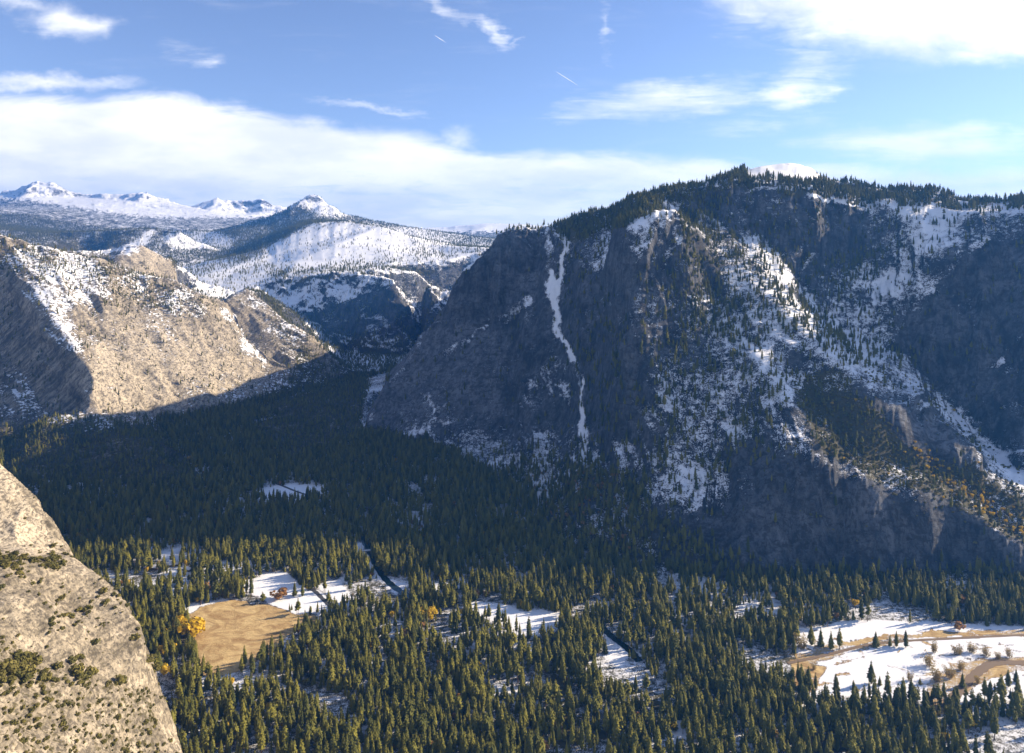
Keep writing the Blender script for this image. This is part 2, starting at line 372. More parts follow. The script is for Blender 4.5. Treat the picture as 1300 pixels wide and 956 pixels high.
m.line([(640,404),(672,380)], 4, .85); m.line([(596,432),(650,388)], 2.5, .7); m.line([(560,452),(600,432)], 4, .6); m.line([(610,322),(582,348)], 3, .9)
m.poly([(672,485),(700,452),(735,462),(732,512),(700,505)], .55, 5); m.line([(735,586),(700,625),(640,652)], 5, .85); m.line([(640,652),(600,680)],3,.5)
m.line([(522,545),(560,538),(600,528)], 3, .5); m.line([(500,556),(548,545)], 4, .6); m.line([(455,542),(470,530)], 4, .6); m.line([(540,500),(548,530)],2,.6)
m.poly([(795,288),(830,262),(862,258),(872,300),(850,332),(800,330),(782,312)], .74, 6)
m.line([(795,400),(815,440),(835,480),(852,512)], 6, .62); m.line([(915,482),(922,520),(932,552)], 5, .5); m.line([(855,590),(880,640)], 6, .4); m.line([(860,540),(890,560)], 8, .6)
m.line([(740,340),(800,330)], 5, .6); m.line([(870,480),(880,520)],6,.55)
m.poly([(893,262),(930,298),(1000,372),(1062,430),(1120,476),(1150,505),(1100,484),(1040,455),(980,424),(938,392),(905,340),(884,295)], .58, 8)
m.line([(1000,378),(1030,408),(1060,434),(1100,468)], 3, .75)
m.line([(925,405),(945,430),(962,452)], 4, .95); m.line([(962,452),(990,490)], 8, .6)
m.poly([(930,245),(1200,262),(1230,280),(1140,440),(1090,440),(1040,410),(960,330),(925,280)], .66, 8)
m.line([(1200,276),(1165,312),(1130,352),(1105,392)], 13, .82); m.line([(1000,345),(1040,385),(1066,425)], 7, .8); m.line([(1080,430),(1110,470)], 6, .7)
m.line([(1030,250),(1100,258)], 4, 1); m.line([(1135,262),(1200,272)], 6, 1); m.line([(900,236),(990,245)], 4, .7); m.line([(940,262),(1000,250)],3,.8)
m.poly([(1130,440),(1180,380),(1235,300),(1300,300),(1420,300),(1420,620),(1300,560),(1200,500)], .14, 6)
m.line([(1250,302),(1200,345),(1168,362)], 5, .7); m.line([(1220,268),(1300,264),(1400,262)], 6, .6); m.line([(1190,505),(1240,552),(1300,612)], 10, .6)
m.line([(1290,435),(1262,465)], 6, .7); m.line([(1200,400),(1240,420)], 4, .35); m.line([(1240,500),(1300,520)], 6, .5)
m.poly([(930,228),(950,214),(985,203),(1025,205),(1065,236),(1000,240)], 1, 3)
t = treeM[MAIN]; t.g[:] = 0.10
t.poly([(440,300),(700,300),(720,420),(720,560),(600,580),(440,560)], .012, 6)
t.poly([(698,292),(735,268),(800,246),(850,224),(895,208),(905,240),(840,264),(790,288),(740,306),(712,304)], .95, 3)
t.poly([(868,232),(915,222),(930,262),(905,300),(905,350),(960,430),(930,440),(880,430),(835,400),(860,340),(866,280)], .42, 6)
t.poly([(890,205),(940,205),(960,228),(1060,234),(1130,236),(1420,225),(1420,262),(1200,262),(1100,258),(1000,246),(900,240)], .85, 3)
t.poly([(943,202),(1040,202),(1058,228),(950,228)], .0, 2)
t.poly([(985,258),(1100,270),(1120,330),(1080,372),(1010,350),(960,300)], .33, 8)
t.poly([(1130,330),(1240,300),(1420,300),(1420,600),(1300,600),(1190,500),(1140,440)], .03, 8)
t.poly([(740,420),(900,430),(1000,500),(960,600),(860,620),(760,560)], .20, 15)
t.poly([(440,545),(500,560),(560,568),(620,600),(650,585),(735,585),(800,600),(850,660),(920,700),(1000,715),(1000,760),(440,760)], .62, 8)
t.poly([(640,654),(735,588),(725,584),(640,640)], .15, 2)
t.poly([(1020,590),(1080,615),(1160,655),(1280,705),(1300,735),(1000,735),(900,690),(900,620)], .02, 8)
t.poly([(1000,480),(1060,470),(1110,520),(1180,585),(1235,585),(1300,640),(1420,720),(1420,760),(1300,700),(1200,632),(1100,605),(1040,570)], .85, 6)
t.poly([(1100,468),(1180,520),(1238,566),(1225,590),(1160,560),(1120,520)], .03, 4)
t.poly([(900,730),(1300,722),(1400,730),(1400,770),(900,770)], .7, 6)
t.poly([(893,262),(930,298),(1000,372),(1062,430),(1120,476),(1150,505),(1100,484),(1040,455),(980,424),(938,392),(905,340),(884,295)], .34, 6)
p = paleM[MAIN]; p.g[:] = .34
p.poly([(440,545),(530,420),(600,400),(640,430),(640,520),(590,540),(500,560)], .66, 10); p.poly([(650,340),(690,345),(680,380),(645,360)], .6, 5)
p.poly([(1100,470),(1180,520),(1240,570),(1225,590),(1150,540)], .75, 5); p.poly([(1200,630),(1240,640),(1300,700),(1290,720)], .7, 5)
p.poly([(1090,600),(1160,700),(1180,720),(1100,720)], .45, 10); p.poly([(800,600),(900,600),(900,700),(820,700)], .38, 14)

# --- left wall
m = snowM[LEFT]; m.g[:] = .10
m.poly([(-120,290),(0,300),(130,328),(230,362),(285,395),(230,400),(150,372),(80,400),(30,360),(-120,330)], .44, 12)
m.poly([(10,350),(60,350),(90,400),(110,450),(80,450),(60,410)], .38, 8); m.poly([(0,470),(110,455),(100,500),(0,500)], .2, 6)
m.line([(285,395),(310,432),(335,462)], 4, .55); m.line([(315,368),(345,392)], 4, .4); m.poly([(310,365),(400,430),(370,450),(320,400)], .32, 6); m.poly([(130,400),(200,400),(260,450),(230,470)], .16, 10)
m.poly([(110,300),(195,304),(200,350),(130,345)], .12, 2); m.poly([(118,306),(178,308),(170,320),(125,325)], .5, 4); m.line([(150,490),(20,500)],3,.4)
m.poly([(-120,548),(0,548),(200,538),(300,518),(390,494),(460,472),(470,640),(-120,700)], 0, 5)
t = treeM[LEFT]; t.g[:] = .05
t.poly([(150,340),(250,375),(270,400),(190,400)], .40, 8); t.poly([(-120,290),(0,300),(130,328),(200,350),(270,385),(150,395),(60,360),(-120,320)], .42, 10)
t.poly([(-120,540),(0,540),(80,535),(200,535),(300,510),(380,480),(442,460),(470,470),(460,600),(-120,700)], .75, 6)
t.poly([(230,470),(300,480),(340,490),(300,515),(240,515)], .12, 6); t.poly([(330,370),(440,462),(400,475),(350,440)], .22, 8)
t.poly([(60,340),(150,370),(120,400),(80,380)], .15, 6); t.poly([(-120,340),(10,350),(100,470),(90,520),(-120,520)], .12, 8); t.poly([(380,440),(442,468),(400,490),(370,475)], .6, 5)
t.poly([(125,302),(195,304),(200,345),(150,340)], 0, 2)
p = paleM[LEFT]; p.g[:] = .55; p.poly([(150,304),(195,304),(200,350),(165,345)], .9, 2); p.poly([(120,440),(200,400),(280,430),(340,480),(300,515),(100,530)], .85, 14); p.poly([(310,365),(440,470),(380,480),(320,420)], .4, 8); p.poly([(-120,340),(10,350),(100,470),(90,540),(-120,540)], .3, 8)  # last patch puts the shade of the wall's corner into the rock colour
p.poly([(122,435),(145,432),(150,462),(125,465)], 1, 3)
# --- canyon wall, plateau, peaks
m = snowM[CANYON]; m.g[:] = .22; m.line([(360,380),(385,365)],4,.7); m.line([(415,370),(430,366)],3,.7); m.poly([(400,440),(440,425),(540,430),(540,470),(440,470)], .5, 6); m.poly([(300,350),(560,345),(560,362),(500,358),(400,356),(330,372)], .62, 5); m.poly([(545,360),(575,360),(565,400),(552,390)], .55, 3); m.line([(395,410),(420,440)],5,.6)
t = treeM[CANYON]; t.g[:] = .16; t.poly([(300,370),(440,340),(440,350),(380,370),(310,395)], .7, 5); t.poly([(360,400),(420,420),(530,430),(540,475),(440,475)], .6, 6); t.poly([(290,365),(330,355),(420,440),(440,470),(380,430)],.5,5); t.poly([(440,335),(560,350),(560,362),(440,350)], .4, 4)
m = snowM[PLAT]; m.g[:] = .68
m.poly([(-120,255),(130,270),(230,285),(300,290),(300,320),(240,335),(190,330),(150,322),(60,330),(-120,320)], .30, 5)
m.poly([(175,290),(230,282),(300,300),(290,325),(230,330),(160,318)], .62, 5); m.line([(55,262),(75,268)], 2, .9); m.line([(10,264),(28,266)],2,.8); m.line([(35,271),(52,274)], 2, .8); m.line([(110,268),(145,275)],2,.8)
m.poly([(-120,285),(0,292),(25,305),(0,315),(-120,315)], .7, 4); m.line([(100,310),(140,285)],4,.7)
m.poly([(330,335),(420,282),(520,298),(560,325),(560,350),(330,345)], .80, 5); m.poly([(200,340),(335,340),(300,365),(200,375)], .78, 4)
m.poly([(385,258),(397,258),(440,276),(380,278)], .8, 2)
t = treeM[PLAT]; t.g[:] = .16
t.poly([(-120,258),(100,266),(200,288),(180,300),(150,318),(60,330),(-120,310)], .75, 5)
t.poly([(200,290),(300,286),(385,258),(400,275),(470,278),(540,290),(420,280),(345,310),(330,335),(250,330),(200,345),(180,320)], .8, 3)
t.poly([(200,300),(270,292),(300,305),(290,318),(220,318)], .15, 4)
t.poly([(340,345),(420,338),(500,330),(560,340),(560,350),(500,345),(350,362)], .5, 3); t.poly([(480,300),(560,320),(600,330),(600,345),(560,345),(490,325)], .3, 4); t.poly([(540,290),(640,290),(640,330),(590,320)], .4, 4)
t.poly([(388,252),(396,244),(420,266),(405,268)], 0, 2); t.line([(400,277),(470,279)], 3, .8)
t.poly([(250,330),(310,330),(345,320),(330,345),(200,352)], .25, 3)
t.poly([(335,318),(400,285),(520,296),(520,320),(400,340),(340,335)], .05, 3)
m = snowM[PEAK]; m.g[:] = .54; m.poly([(540,286),(640,280),(680,284),(680,292),(600,292),(540,296)], .9, 3); m.poly([(560,294),(650,294),(650,305),(560,300)], .3, 2)
t = treeM[PEAK]; t.g[:] = 0; t.poly([(-120,250),(0,252),(40,254),(90,262),(120,266),(160,272),(200,276),(250,276),(340,276),(380,272),(380,295),(-120,295)], .9, 3); t.line([(60,262),(150,268),(200,274)],2,.4)
t.poly([(560,294),(650,293),(650,310),(560,305)], .7, 2)
p = paleM[PEAK]; p.g[:] = .5; p = paleM[PLAT]; p.g[:] = .35
# --- outcrop
m = snowM[OUT]; m.g[:] = 0
t = treeM[OUT]; t.g[:] = .16
t.poly([(-120,702),(75,704),(90,722),(40,722),(-120,730)], .8, 4); t.poly([(-120,805),(40,815),(100,850),(140,862),(200,880),(200,1000),(-120,1000)], .75, 8); t.poly([(80,715),(140,740),(160,775),(120,760)], .35, 5)
t.poly([(-120,560),(0,592),(75,690),(70,702),(-120,702)], .03, 3); t.poly([(30,690),(75,690),(80,705),(40,706)],.2,3)
t.poly([(60,740),(140,780),(180,850),(140,850),(70,800)], .22, 8)
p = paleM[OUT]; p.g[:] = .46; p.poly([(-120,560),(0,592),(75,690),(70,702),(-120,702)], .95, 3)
# --- valley floor
m = snowM[FLOOR]; m.g[:] = .5
TRI = [ [(303,738),(330,731),(366,727),(378,745),(402,750),(432,775),(422,784),(385,779),(345,766),(330,756),(305,748)],
 [(322,625),(340,614),(360,612),(380,616),(414,616),(410,628),(385,634),(372,641),(330,632)],
 [(503,745),(548,753),(592,740),(588,734),(545,745)], [(600,762),(650,772),(712,778),(705,806),(655,806),(640,792),(590,775)], [(760,792),(782,806),(797,832),(788,846),(768,836)],
 [(1012,800),(1060,790),(1130,787),(1200,793),(1300,797),(1400,800),(1400,888),(1150,892),(1035,880),(1012,845)],
 [(858,722),(880,715),(905,730),(915,760),(880,755)], [(925,765),(970,750),(985,758),(950,775)], [(622,862),(690,850),(672,880),(625,885)], [(232,770),(270,764),(300,770),(240,776)], [(405,750),(440,770),(455,760),(420,735)], [(505,655),(530,652),(535,663),(510,668)], [(850,800),(862,800),(862,812),(850,810)], [(245,700),(262,704),(275,730),(262,736),(250,722)]]
for q in TRI: m.poly(q, .93, 3)
m.poly([(700,905),(900,915),(880,940),(700,930)], 1, 3)
treeM[FLOOR].g[:] = .9; t = treeM[FLOOR]
for q in TRI: t.poly(q, 0, 2)
mead = [(232,776),(262,768),(300,764),(345,768),(400,785),(404,792),(365,806),(352,822),(330,838),(300,858),(262,864),(250,850),(246,822),(240,800)]
t.poly(mead, 0, 2); grassM.poly(mead, 1, 2); m.poly(mead, 0, 2)
for q in range(110):
    a_, b_ = random.uniform(1015, 1320), random.uniform(800, 880); grassM.line([(a_, b_), (a_+random.uniform(3, 22), b_+random.uniform(-2, 4))], random.uniform(.7, 1.8), random.uniform(.45, .8))
grassM.poly([(1005,838),(1050,845),(1035,880),(1010,880)], .8, 4)
grassM.poly([(1180,868),(1215,840),(1300,834),(1400,838),(1400,850),(1290,852),(1240,868),(1200,905),(1170,900)], 1, 4)
for q in [[(1012,832),(1060,822),(1110,812),(1180,806),(1300,803)]]: grassM.line(q, 3, 1)
grassM.poly([(1000,838),(1060,826),(1110,817),(1150,812),(1150,818),(1070,832),(1010,846)], .6, 2)
t.line([(455,688),(470,712),(487,740),(505,748)], 4, 0); t.line([(445,735),(410,745),(440,785)], 3, 0)
t.poly([(200,700),(245,695),(300,720),(300,745),(235,765),(205,745)], .45, 5); t.poly([(225,640),(320,610),(330,640),(240,660)], .7, 6); m.poly([(225,635),(320,600),(325,645),(240,655)], .5, 8)
m.poly([(200,700),(300,715),(300,745),(230,760)], .6, 6)
t.poly([(580,790),(640,800),(700,830),(690,870),(620,870),(560,840)], .6, 6); m.poly([(440,780),(850,780),(850,960),(440,960)], .38, 20)
t.poly([(845,715),(990,745),(1000,790),(930,790),(850,765)], .6, 8)
t.poly([(1140,895),(1400,890),(1400,1000),(1100,1000)], .75, 6)

def regmap(M):
    out = np.zeros(x.shape, np.float32)
    for k in range(7):
        s = reg == k; out[s] = M[k].at(sxv[s], syv[s])
    return out
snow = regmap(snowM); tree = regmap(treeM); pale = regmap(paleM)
off = (pxv < AX0) | (pxv > AX1)
grass = np.where(reg == FLOOR, grassM.at(sxv, syv), 0)
snow = snow*(1-.92*sstep(.15, .5, grass))
# ground under dense trees keeps less snow, brush belts
nb = fbm(x/140, y/140, z/140, 3)
snow = np.where((reg == FLOOR) & (snow < .9), snow*(1-.75*tree), snow)
snow = np.where((reg == PLAT) | (reg == PEAK), snow*(1-np.where(reg == PEAK, .72, .6)*sstep(.3, .7, tree)), snow)
snow = snow+0.20*nb*(snow > .05)*(snow < .97)-.05*((snow > .5) & (snow < .97) & (reg == MAIN))
brush = np.clip(tree*1.1-0.1+0.35*nb, 0, 1)*np.where(reg == OUT, .5, 1)+np.where((reg == PLAT) | (reg == PEAK), .6*sstep(.3, .7, tree), 0)

# ------------------------------------------------------------------ materials
def newmat(name):
    m = bpy.data.materials.new(name); m.use_nodes = True; nt = m.node_tree; b = nt.nodes['Principled BSDF']; return m, nt, b
def nd(nt, t, **k):
    n = nt.nodes.new(t)
    for a, v in k.items():
        if a.startswith('i_'): n.inputs[int(a[2:]) if a[2:].isdigit() else a[2:].replace('_', ' ')].default_value = v
        else: setattr(n, a, v)
    return n
def math_(nt, op, a, b=None, c=None, clamp=False):
    n = nt.nodes.new('ShaderNodeMath'); n.operation = op; n.use_clamp = clamp
    for i, q in enumerate((a, b, c)):
        if q is None: continue
        if isinstance(q, (int, float)): n.inputs[i].default_value = q
        else: nt.links.new(q, n.inputs[i])
    return n.outputs[0]
def mixc(nt, f, a, b):
    n = nt.nodes.new('ShaderNodeMix'); n.data_type = 'RGBA'
    for s, q in ((n.inputs[0], f), (n.inputs[6], a), (n.inputs[7], b)):
        if isinstance(q, (int, float)): s.default_value = q
        elif isinstance(q, tuple): s.default_value = (*q, 1)
        else: nt.links.new(q, s)
    return n.outputs[2]
def smoo(nt, v, a, b):
    n = nt.nodes.new('ShaderNodeMapRange'); n.interpolation_type = 'SMOOTHSTEP'
    nt.links.new(v, n.inputs[0]); n.inputs[1].default_value = a; n.inputs[2].default_value = b; return n.outputs[0]
def noise_n(nt, vec, scale, detail=4, rough=.55, dist=0):
    n = nt.nodes.new('ShaderNodeTexNoise'); n.inputs['Scale'].default_value = scale; n.inputs['Detail'].default_value = detail; n.inputs['Roughness'].default_value = rough; n.inputs['Distortion'].default_value = dist
    nt.links.new(vec, n.inputs['Vector']); return n.outputs[0]
def attr(nt, name):
    n = nt.nodes.new('ShaderNodeAttribute'); n.attribute_name = name; return n.outputs['Fac']
def mapped(nt, vec, s, r=(0,0,0)):
    n = nt.nodes.new('ShaderNodeMapping'); n.inputs['Scale'].default_value = s; n.inputs['Rotation'].default_value = r; nt.links.new(vec, n.inputs['Vector']); return n.outputs[0]

def land_material(name, k=1.0, warm=0.0, crack=1.0, dip=False):
    m, nt, b = newmat(name)
    pos = nt.nodes.new('ShaderNodeNewGeometry'); P_ = pos.outputs['Position']
    v = mapped(nt, P_, (0.01/k, 0.01/k, 0.01/k)); vs = mapped(nt, P_, (0.03/k, 0.03/k, 0.006/k)); vd = mapped(nt, P_, (0.02/k, 0.05/k, 0.05/k), (0.5, 0.6, 0.4))
    if dip:                                          # joints that dip down to the right
        rt = mapped(nt, P_, (1, 1, 1), (0, R(43), 0)); vs = mapped(nt, rt, (0.006/k, 0.02/k, 0.035/k)); vd = mapped(nt, rt, (0.012/k, 0.05/k, 0.075/k))
    nbig = noise_n(nt, v, 1.2, 5, .6); nmid = noise_n(nt, v, 6, 5, .65); nfine = noise_n(nt, v, 30, 4, .7); nstr = noise_n(nt, vs, 1.5, 5, .62, .6); ndia = noise_n(nt, vd, 1.6, 5, .6, .3)
    sep = nt.nodes.new('ShaderNodeSeparateXYZ'); nt.links.new(pos.outputs['Normal'], sep.inputs[0]); nz = sep.outputs[2]
    if dip: nfine = math_(nt, 'ADD', math_(nt, 'MULTIPLY', nfine, .2), math_(nt, 'MULTIPLY', noise_n(nt, v, 9, 5, .6), .8))
    # rock
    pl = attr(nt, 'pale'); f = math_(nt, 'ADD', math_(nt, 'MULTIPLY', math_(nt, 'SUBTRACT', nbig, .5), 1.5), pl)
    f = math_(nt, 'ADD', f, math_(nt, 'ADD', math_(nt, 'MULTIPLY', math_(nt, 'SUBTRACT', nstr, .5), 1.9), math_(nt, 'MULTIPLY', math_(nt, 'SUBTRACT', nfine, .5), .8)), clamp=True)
    rock = mixc(nt, f, (0.030+.06*warm, 0.033+.045*warm, 0.040+.015*warm), (0.185+.33*warm, 0.19+.25*warm, 0.20+.12*warm))  # unwarmed tones are dark and bluish: mountain shade put into the rock colour
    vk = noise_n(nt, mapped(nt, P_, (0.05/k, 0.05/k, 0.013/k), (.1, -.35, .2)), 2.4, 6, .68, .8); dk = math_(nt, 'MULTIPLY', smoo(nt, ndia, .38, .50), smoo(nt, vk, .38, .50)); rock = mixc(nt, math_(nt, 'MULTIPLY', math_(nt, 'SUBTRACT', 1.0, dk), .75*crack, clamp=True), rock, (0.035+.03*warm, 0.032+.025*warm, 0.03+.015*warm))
    st = smoo(nt, nmid, .62, .74); rock = mixc(nt, math_(nt, 'MULTIPLY', st, .45), rock, (0.11+.10*warm, 0.092+.05*warm, 0.08+.02*warm))
    # low brush, dead leaves and moss between the trees
    br = attr(nt, 'brush'); bf = smoo(nt, math_(nt, 'ADD', math_(nt, 'ADD', br, math_(nt, 'MULTIPLY', math_(nt, 'SUBTRACT', nfine, .5), 1.4)), math_(nt, 'MULTIPLY', math_(nt, 'SUBTRACT', nmid, .5), 1.2)), .38, .62)
    brc = mixc(nt, nmid, (0.035, 0.045, 0.018), (0.11, 0.085, 0.045))
    c = mixc(nt, bf, rock, brc)
    # dry meadow grass
    g = attr(nt, 'grass'); vg = mapped(nt, P_, (0.012, 0.018, .02)); ng = noise_n(nt, vg, 1.6, 9, .72, 1.6)
    gc = mixc(nt, smoo(nt, ng, .3, .7), (0.30, 0.18, 0.07), (0.66, 0.49, 0.23))
    gf = smoo(nt, math_(nt, 'ADD', g, math_(nt, 'MULTIPLY', math_(nt, 'SUBTRACT', nfine, .5), .8)), .42, .6)
    c = mixc(nt, gf, c, gc)
    # snow
    s = attr(nt, 'snow')
    e1 = math_(nt, 'MULTIPLY', math_(nt, 'SUBTRACT', nz, .66), .95)
    e2 = math_(nt, 'MULTIPLY', math_(nt, 'SUBTRACT', nfine, .5), 1.7); e3 = math_(nt, 'MULTIPLY', math_(nt, 'SUBTRACT', nmid, .5), .95); e4 = math_(nt, 'MULTIPLY', math_(nt, 'SUBTRACT', ndia, .5), .6)
    # full snow fields stay whole: the noise counts less there
    kk = math_(nt, 'SUBTRACT', 1.15, math_(nt, 'MULTIPLY', smoo(nt, s, .9, 1.0), .75))
    e = math_(nt, 'MULTIPLY', math_(nt, 'ADD', math_(nt, 'ADD', e1, e2), math_(nt, 'ADD', e3, e4)), kk)
    sf = smoo(nt, math_(nt, 'ADD', s, e), .47, .60)
    sf = math_(nt, 'MULTIPLY', sf, math_(nt, 'GREATER_THAN', s, .03))
    snc = mixc(nt, nmid, (0.74, 0.76, 0.78), (0.88, 0.88, 0.88))
    c = mixc(nt, sf, c, snc)
    nt.links.new(c, b.inputs['Base Color'])
    b.inputs['Roughness'].default_value = .9; b.inputs['Specular IOR Level'].default_value = .15
    bp = nt.nodes.new('ShaderNodeBump'); bp.inputs['Strength'].default_value = .9; bp.inputs['Distance'].default_value = 3.5*k
    hh = math_(nt, 'ADD', nfine, math_(nt, 'MULTIPLY', ndia, 1.5)); hh = math_(nt, 'MULTIPLY', hh, math_(nt, 'SUBTRACT', 1.0, math_(nt, 'MULTIPLY', sf, .7)))
    nt.links.new(hh, bp.inputs['Height']); nt.links.new(bp.outputs[0], b.inputs['Normal'])
    return m
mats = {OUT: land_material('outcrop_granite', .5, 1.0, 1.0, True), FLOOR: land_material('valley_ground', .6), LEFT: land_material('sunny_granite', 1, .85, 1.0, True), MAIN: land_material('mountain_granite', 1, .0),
        CANYON: land_material('canyon_granite', 1.5), PLAT: land_material('plateau_ground', 2.2), PEAK: land_material('peak_ground', 4.5, .3)}

# ------------------------------------------------------------------ land meshes
def label(o, lab=None, cat=None, group=None, kind=None):
    if lab: o['label'] = lab
    if cat: o['category'] = cat
    if group: o['group'] = group
    if kind: o['kind'] = kind
    return o
idx = np.arange(NR*NC).reshape(NR, NC)
quads = np.stack([idx[:-1, :-1], idx[:-1, 1:], idx[1:, 1:], idx[1:, :-1]], -1).reshape(-1, 4)
qreg = reg[quads[:, 0]].copy()
qfl = qreg == FLOOR
qg = (grass[quads].mean(1) > .5) & qfl; qs = (snow[quads].mean(1) > .8) & qfl & ~qg
qkind = qreg.astype(np.int32); qkind[qg] = 10; qkind[qs] = 11
coords = np.stack([x2, y2, z2], 1).astype(np.float32)
def land(name, sel, mat, lab):
    q = quads[sel]
    if len(q) == 0: return
    u, inv = np.unique(q, return_inverse=True); inv = inv.reshape(-1, 4)
    me = bpy.data.meshes.new(name)
    me.vertices.add(len(u)); me.vertices.foreach_set('co', coords[u].ravel())
    me.loops.add(inv.size); me.loops.foreach_set('vertex_index', inv.ravel().astype(np.int32))
    me.polygons.add(len(inv)); me.polygons.foreach_set('loop_start', np.arange(0, inv.size, 4, dtype=np.int32))
    me.polygons.foreach_set('use_smooth', np.ones(len(inv), bool))
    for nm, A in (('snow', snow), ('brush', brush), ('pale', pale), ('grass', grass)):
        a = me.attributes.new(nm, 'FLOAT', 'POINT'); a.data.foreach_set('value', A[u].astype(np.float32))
    me.update(calc_edges=True)
    me.materials.append(mat)
    o = bpy.data.objects.new(name, me); col.objects.link(o); label(o, lab, kind='structure')
    o['category'] = name.replace('_', ' ')
    return o
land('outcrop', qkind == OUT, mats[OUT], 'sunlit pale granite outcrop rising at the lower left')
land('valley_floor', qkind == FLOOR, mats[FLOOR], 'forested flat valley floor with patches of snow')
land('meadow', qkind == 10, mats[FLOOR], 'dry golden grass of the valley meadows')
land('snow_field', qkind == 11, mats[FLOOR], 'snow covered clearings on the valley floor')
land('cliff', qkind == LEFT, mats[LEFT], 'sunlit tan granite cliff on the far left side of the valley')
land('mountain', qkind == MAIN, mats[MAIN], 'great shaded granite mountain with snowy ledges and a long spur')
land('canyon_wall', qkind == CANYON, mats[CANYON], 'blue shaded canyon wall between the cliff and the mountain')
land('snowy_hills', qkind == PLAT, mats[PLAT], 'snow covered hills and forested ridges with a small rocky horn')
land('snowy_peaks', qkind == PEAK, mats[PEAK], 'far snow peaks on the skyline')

# ------------------------------------------------------------------ trees
def leafmat(name, a, b_, tr=.25):
    m, nt, b = newmat(name)
    oi = nt.nodes.new('ShaderNodeObjectInfo'); tc = nt.nodes.new('ShaderNodeNewGeometry')
    n = noise_n(nt, mapped(nt, tc.outputs['Position'], (1,1,1)), .35, 3)
    f = math_(nt, 'ADD', math_(nt, 'MULTIPLY', oi.outputs['Random'], .7), math_(nt, 'MULTIPLY', n, .5), clamp=True)
    c = mixc(nt, f, a, b_); nt.links.new(c, b.inputs['Base Color']); b.inputs['Roughness'].default_value = .8; b.inputs['Specular IOR Level'].default_value = .15
    t = nt.nodes.new('ShaderNodeBsdfTranslucent'); nt.links.new(c, t.inputs[0]); mx = nt.nodes.new('ShaderNodeMixShader'); mx.inputs[0].default_value = tr
    nt.links.new(b.outputs[0], mx.inputs[1]); nt.links.new(t.outputs[0], mx.inputs[2]); nt.links.new(mx.outputs[0], nt.nodes['Material Output'].inputs[0])
    return m
M_need = leafmat('conifer_needles', (0.020, 0.038, 0.012), (0.22, 0.20, 0.03), .12)
M_yel = leafmat('golden_leaves', (0.52, 0.33, 0.02), (0.70, 0.50, 0.04), .35)
M_rust = leafmat('rusty_leaves', (0.30, 0.15, 0.05), (0.42, 0.24, 0.08), .3)
M_twig = leafmat('bare_tan_twigs', (0.24, 0.18, 0.07), (0.42, 0.32, 0.12), .2)
M_oak = leafmat('oak_leaves', (0.075, 0.080, 0.022), (0.21, 0.18, 0.05), .2)
def simplemat(name, c, rough=.8):
    m, nt, b = newmat(name); tc = nt.nodes.new('ShaderNodeNewGeometry'); n = noise_n(nt, tc.outputs['Position'], .8, 4)
    nt.links.new(mixc(nt, n, tuple(q*.7 for q in c), tuple(min(1, q*1.25) for q in c)), b.inputs['Base Color']); b.inputs['Roughness'].default_value = rough; return m
M_bark = simplemat('bark', (0.12, 0.075, 0.05))

def mesh_from(name, vs, fs, mats_, mi=None):
    me = bpy.data.meshes.new(name); me.from_pydata(vs, [], fs)
    for q in mats_: me.materials.append(q)
    if mi: me.polygons.foreach_set('material_index', mi)
    me.update(); return me
def trunk_geo(h, r, seg=6):
    vs = []; fs = []
    n = 4
    for k in range(n+1):
        t = k/n; rr = r*(1-t)**.8+.03; 
        for s in range(seg): a = 2*math.pi*s/seg; vs.append((rr*math.cos(a)*(1.35 if k == 0 else 1), rr*math.sin(a)*(1.35 if k == 0 else 1), h*t))
    for k in range(n):
        for s in range(seg): fs.append((k*seg+s, k*seg+(s+1) % seg, (k+1)*seg+(s+1) % seg, (k+1)*seg+s))
    fs.append(tuple(n*seg+s for s in range(seg)))
    return vs, fs
def conifer_geo(seed, h=34, w=5.2, start=.12, lean=1.0, dens=1.0, sparse=0.0):
    r = random.Random(seed); vs = []; fs = []
    lv = int(19*dens)
    for k in range(lv):
        t = start+(1-start)*(k/(lv-1))**.93
        prof = (1-((t-start)/(1-start)))**.72*min(1, ((t-start)/(1-start))*4.5+.55)
        L = w*(1.1 if seed % 2 else 1.25)*(prof if seed % 2 else min(prof**.62, 1))*(1+r.uniform(-.28, .22))+.25; nb_ = max(4, int((9 if t < .8 else 6)*dens)); a0 = r.uniform(0, 6.28)
        for b in range(nb_):
            if r.random() < sparse: continue
            a = a0+2*math.pi*b/nb_+r.uniform(-.25, .25); l = L*r.uniform(.7, 1.15); zt = t*h+r.uniform(-.5, .5); dz = -l*r.uniform(.12, .42)+(.5*l if t > .9 else 0)
            wd = l*r.uniform(.26, .40)+.3; th = .45+.16*l
            ca, sa = math.cos(a), math.sin(a); i = len(vs)
            # a drooping spray: ridge line, two edges, a tip and a hanging keel
            vs += [(0, 0, zt+.3), (ca*l*.55-sa*wd, sa*l*.55+ca*wd, zt+dz*.55-.25*wd), (ca*l*.55+sa*wd, sa*l*.55-ca*wd, zt+dz*.55-.25*wd), (ca*l*.5, sa*l*.5, zt+dz*.3+.35*wd), (ca*l, sa*l, zt+dz), (ca*l*.5, sa*l*.5, zt+dz*.6-th)]
            fs += [(i, i+3, i+1), (i, i+2, i+3), (i+3, i+4, i+1), (i+3, i+2, i+4), (i, i+1, i+5), (i, i+5, i+2), (i+1, i+4, i+5), (i+5, i+4, i+2)]
    i = len(vs); vs += [(.35, 0, h*.95), (-.2, .3, h*.95), (-.2, -.3, h*.95), (0, 0, h*1.04)]; fs += [(i, i+1, i+3), (i+1, i+2, i+3), (i+2, i, i+3)]
    return vs, fs
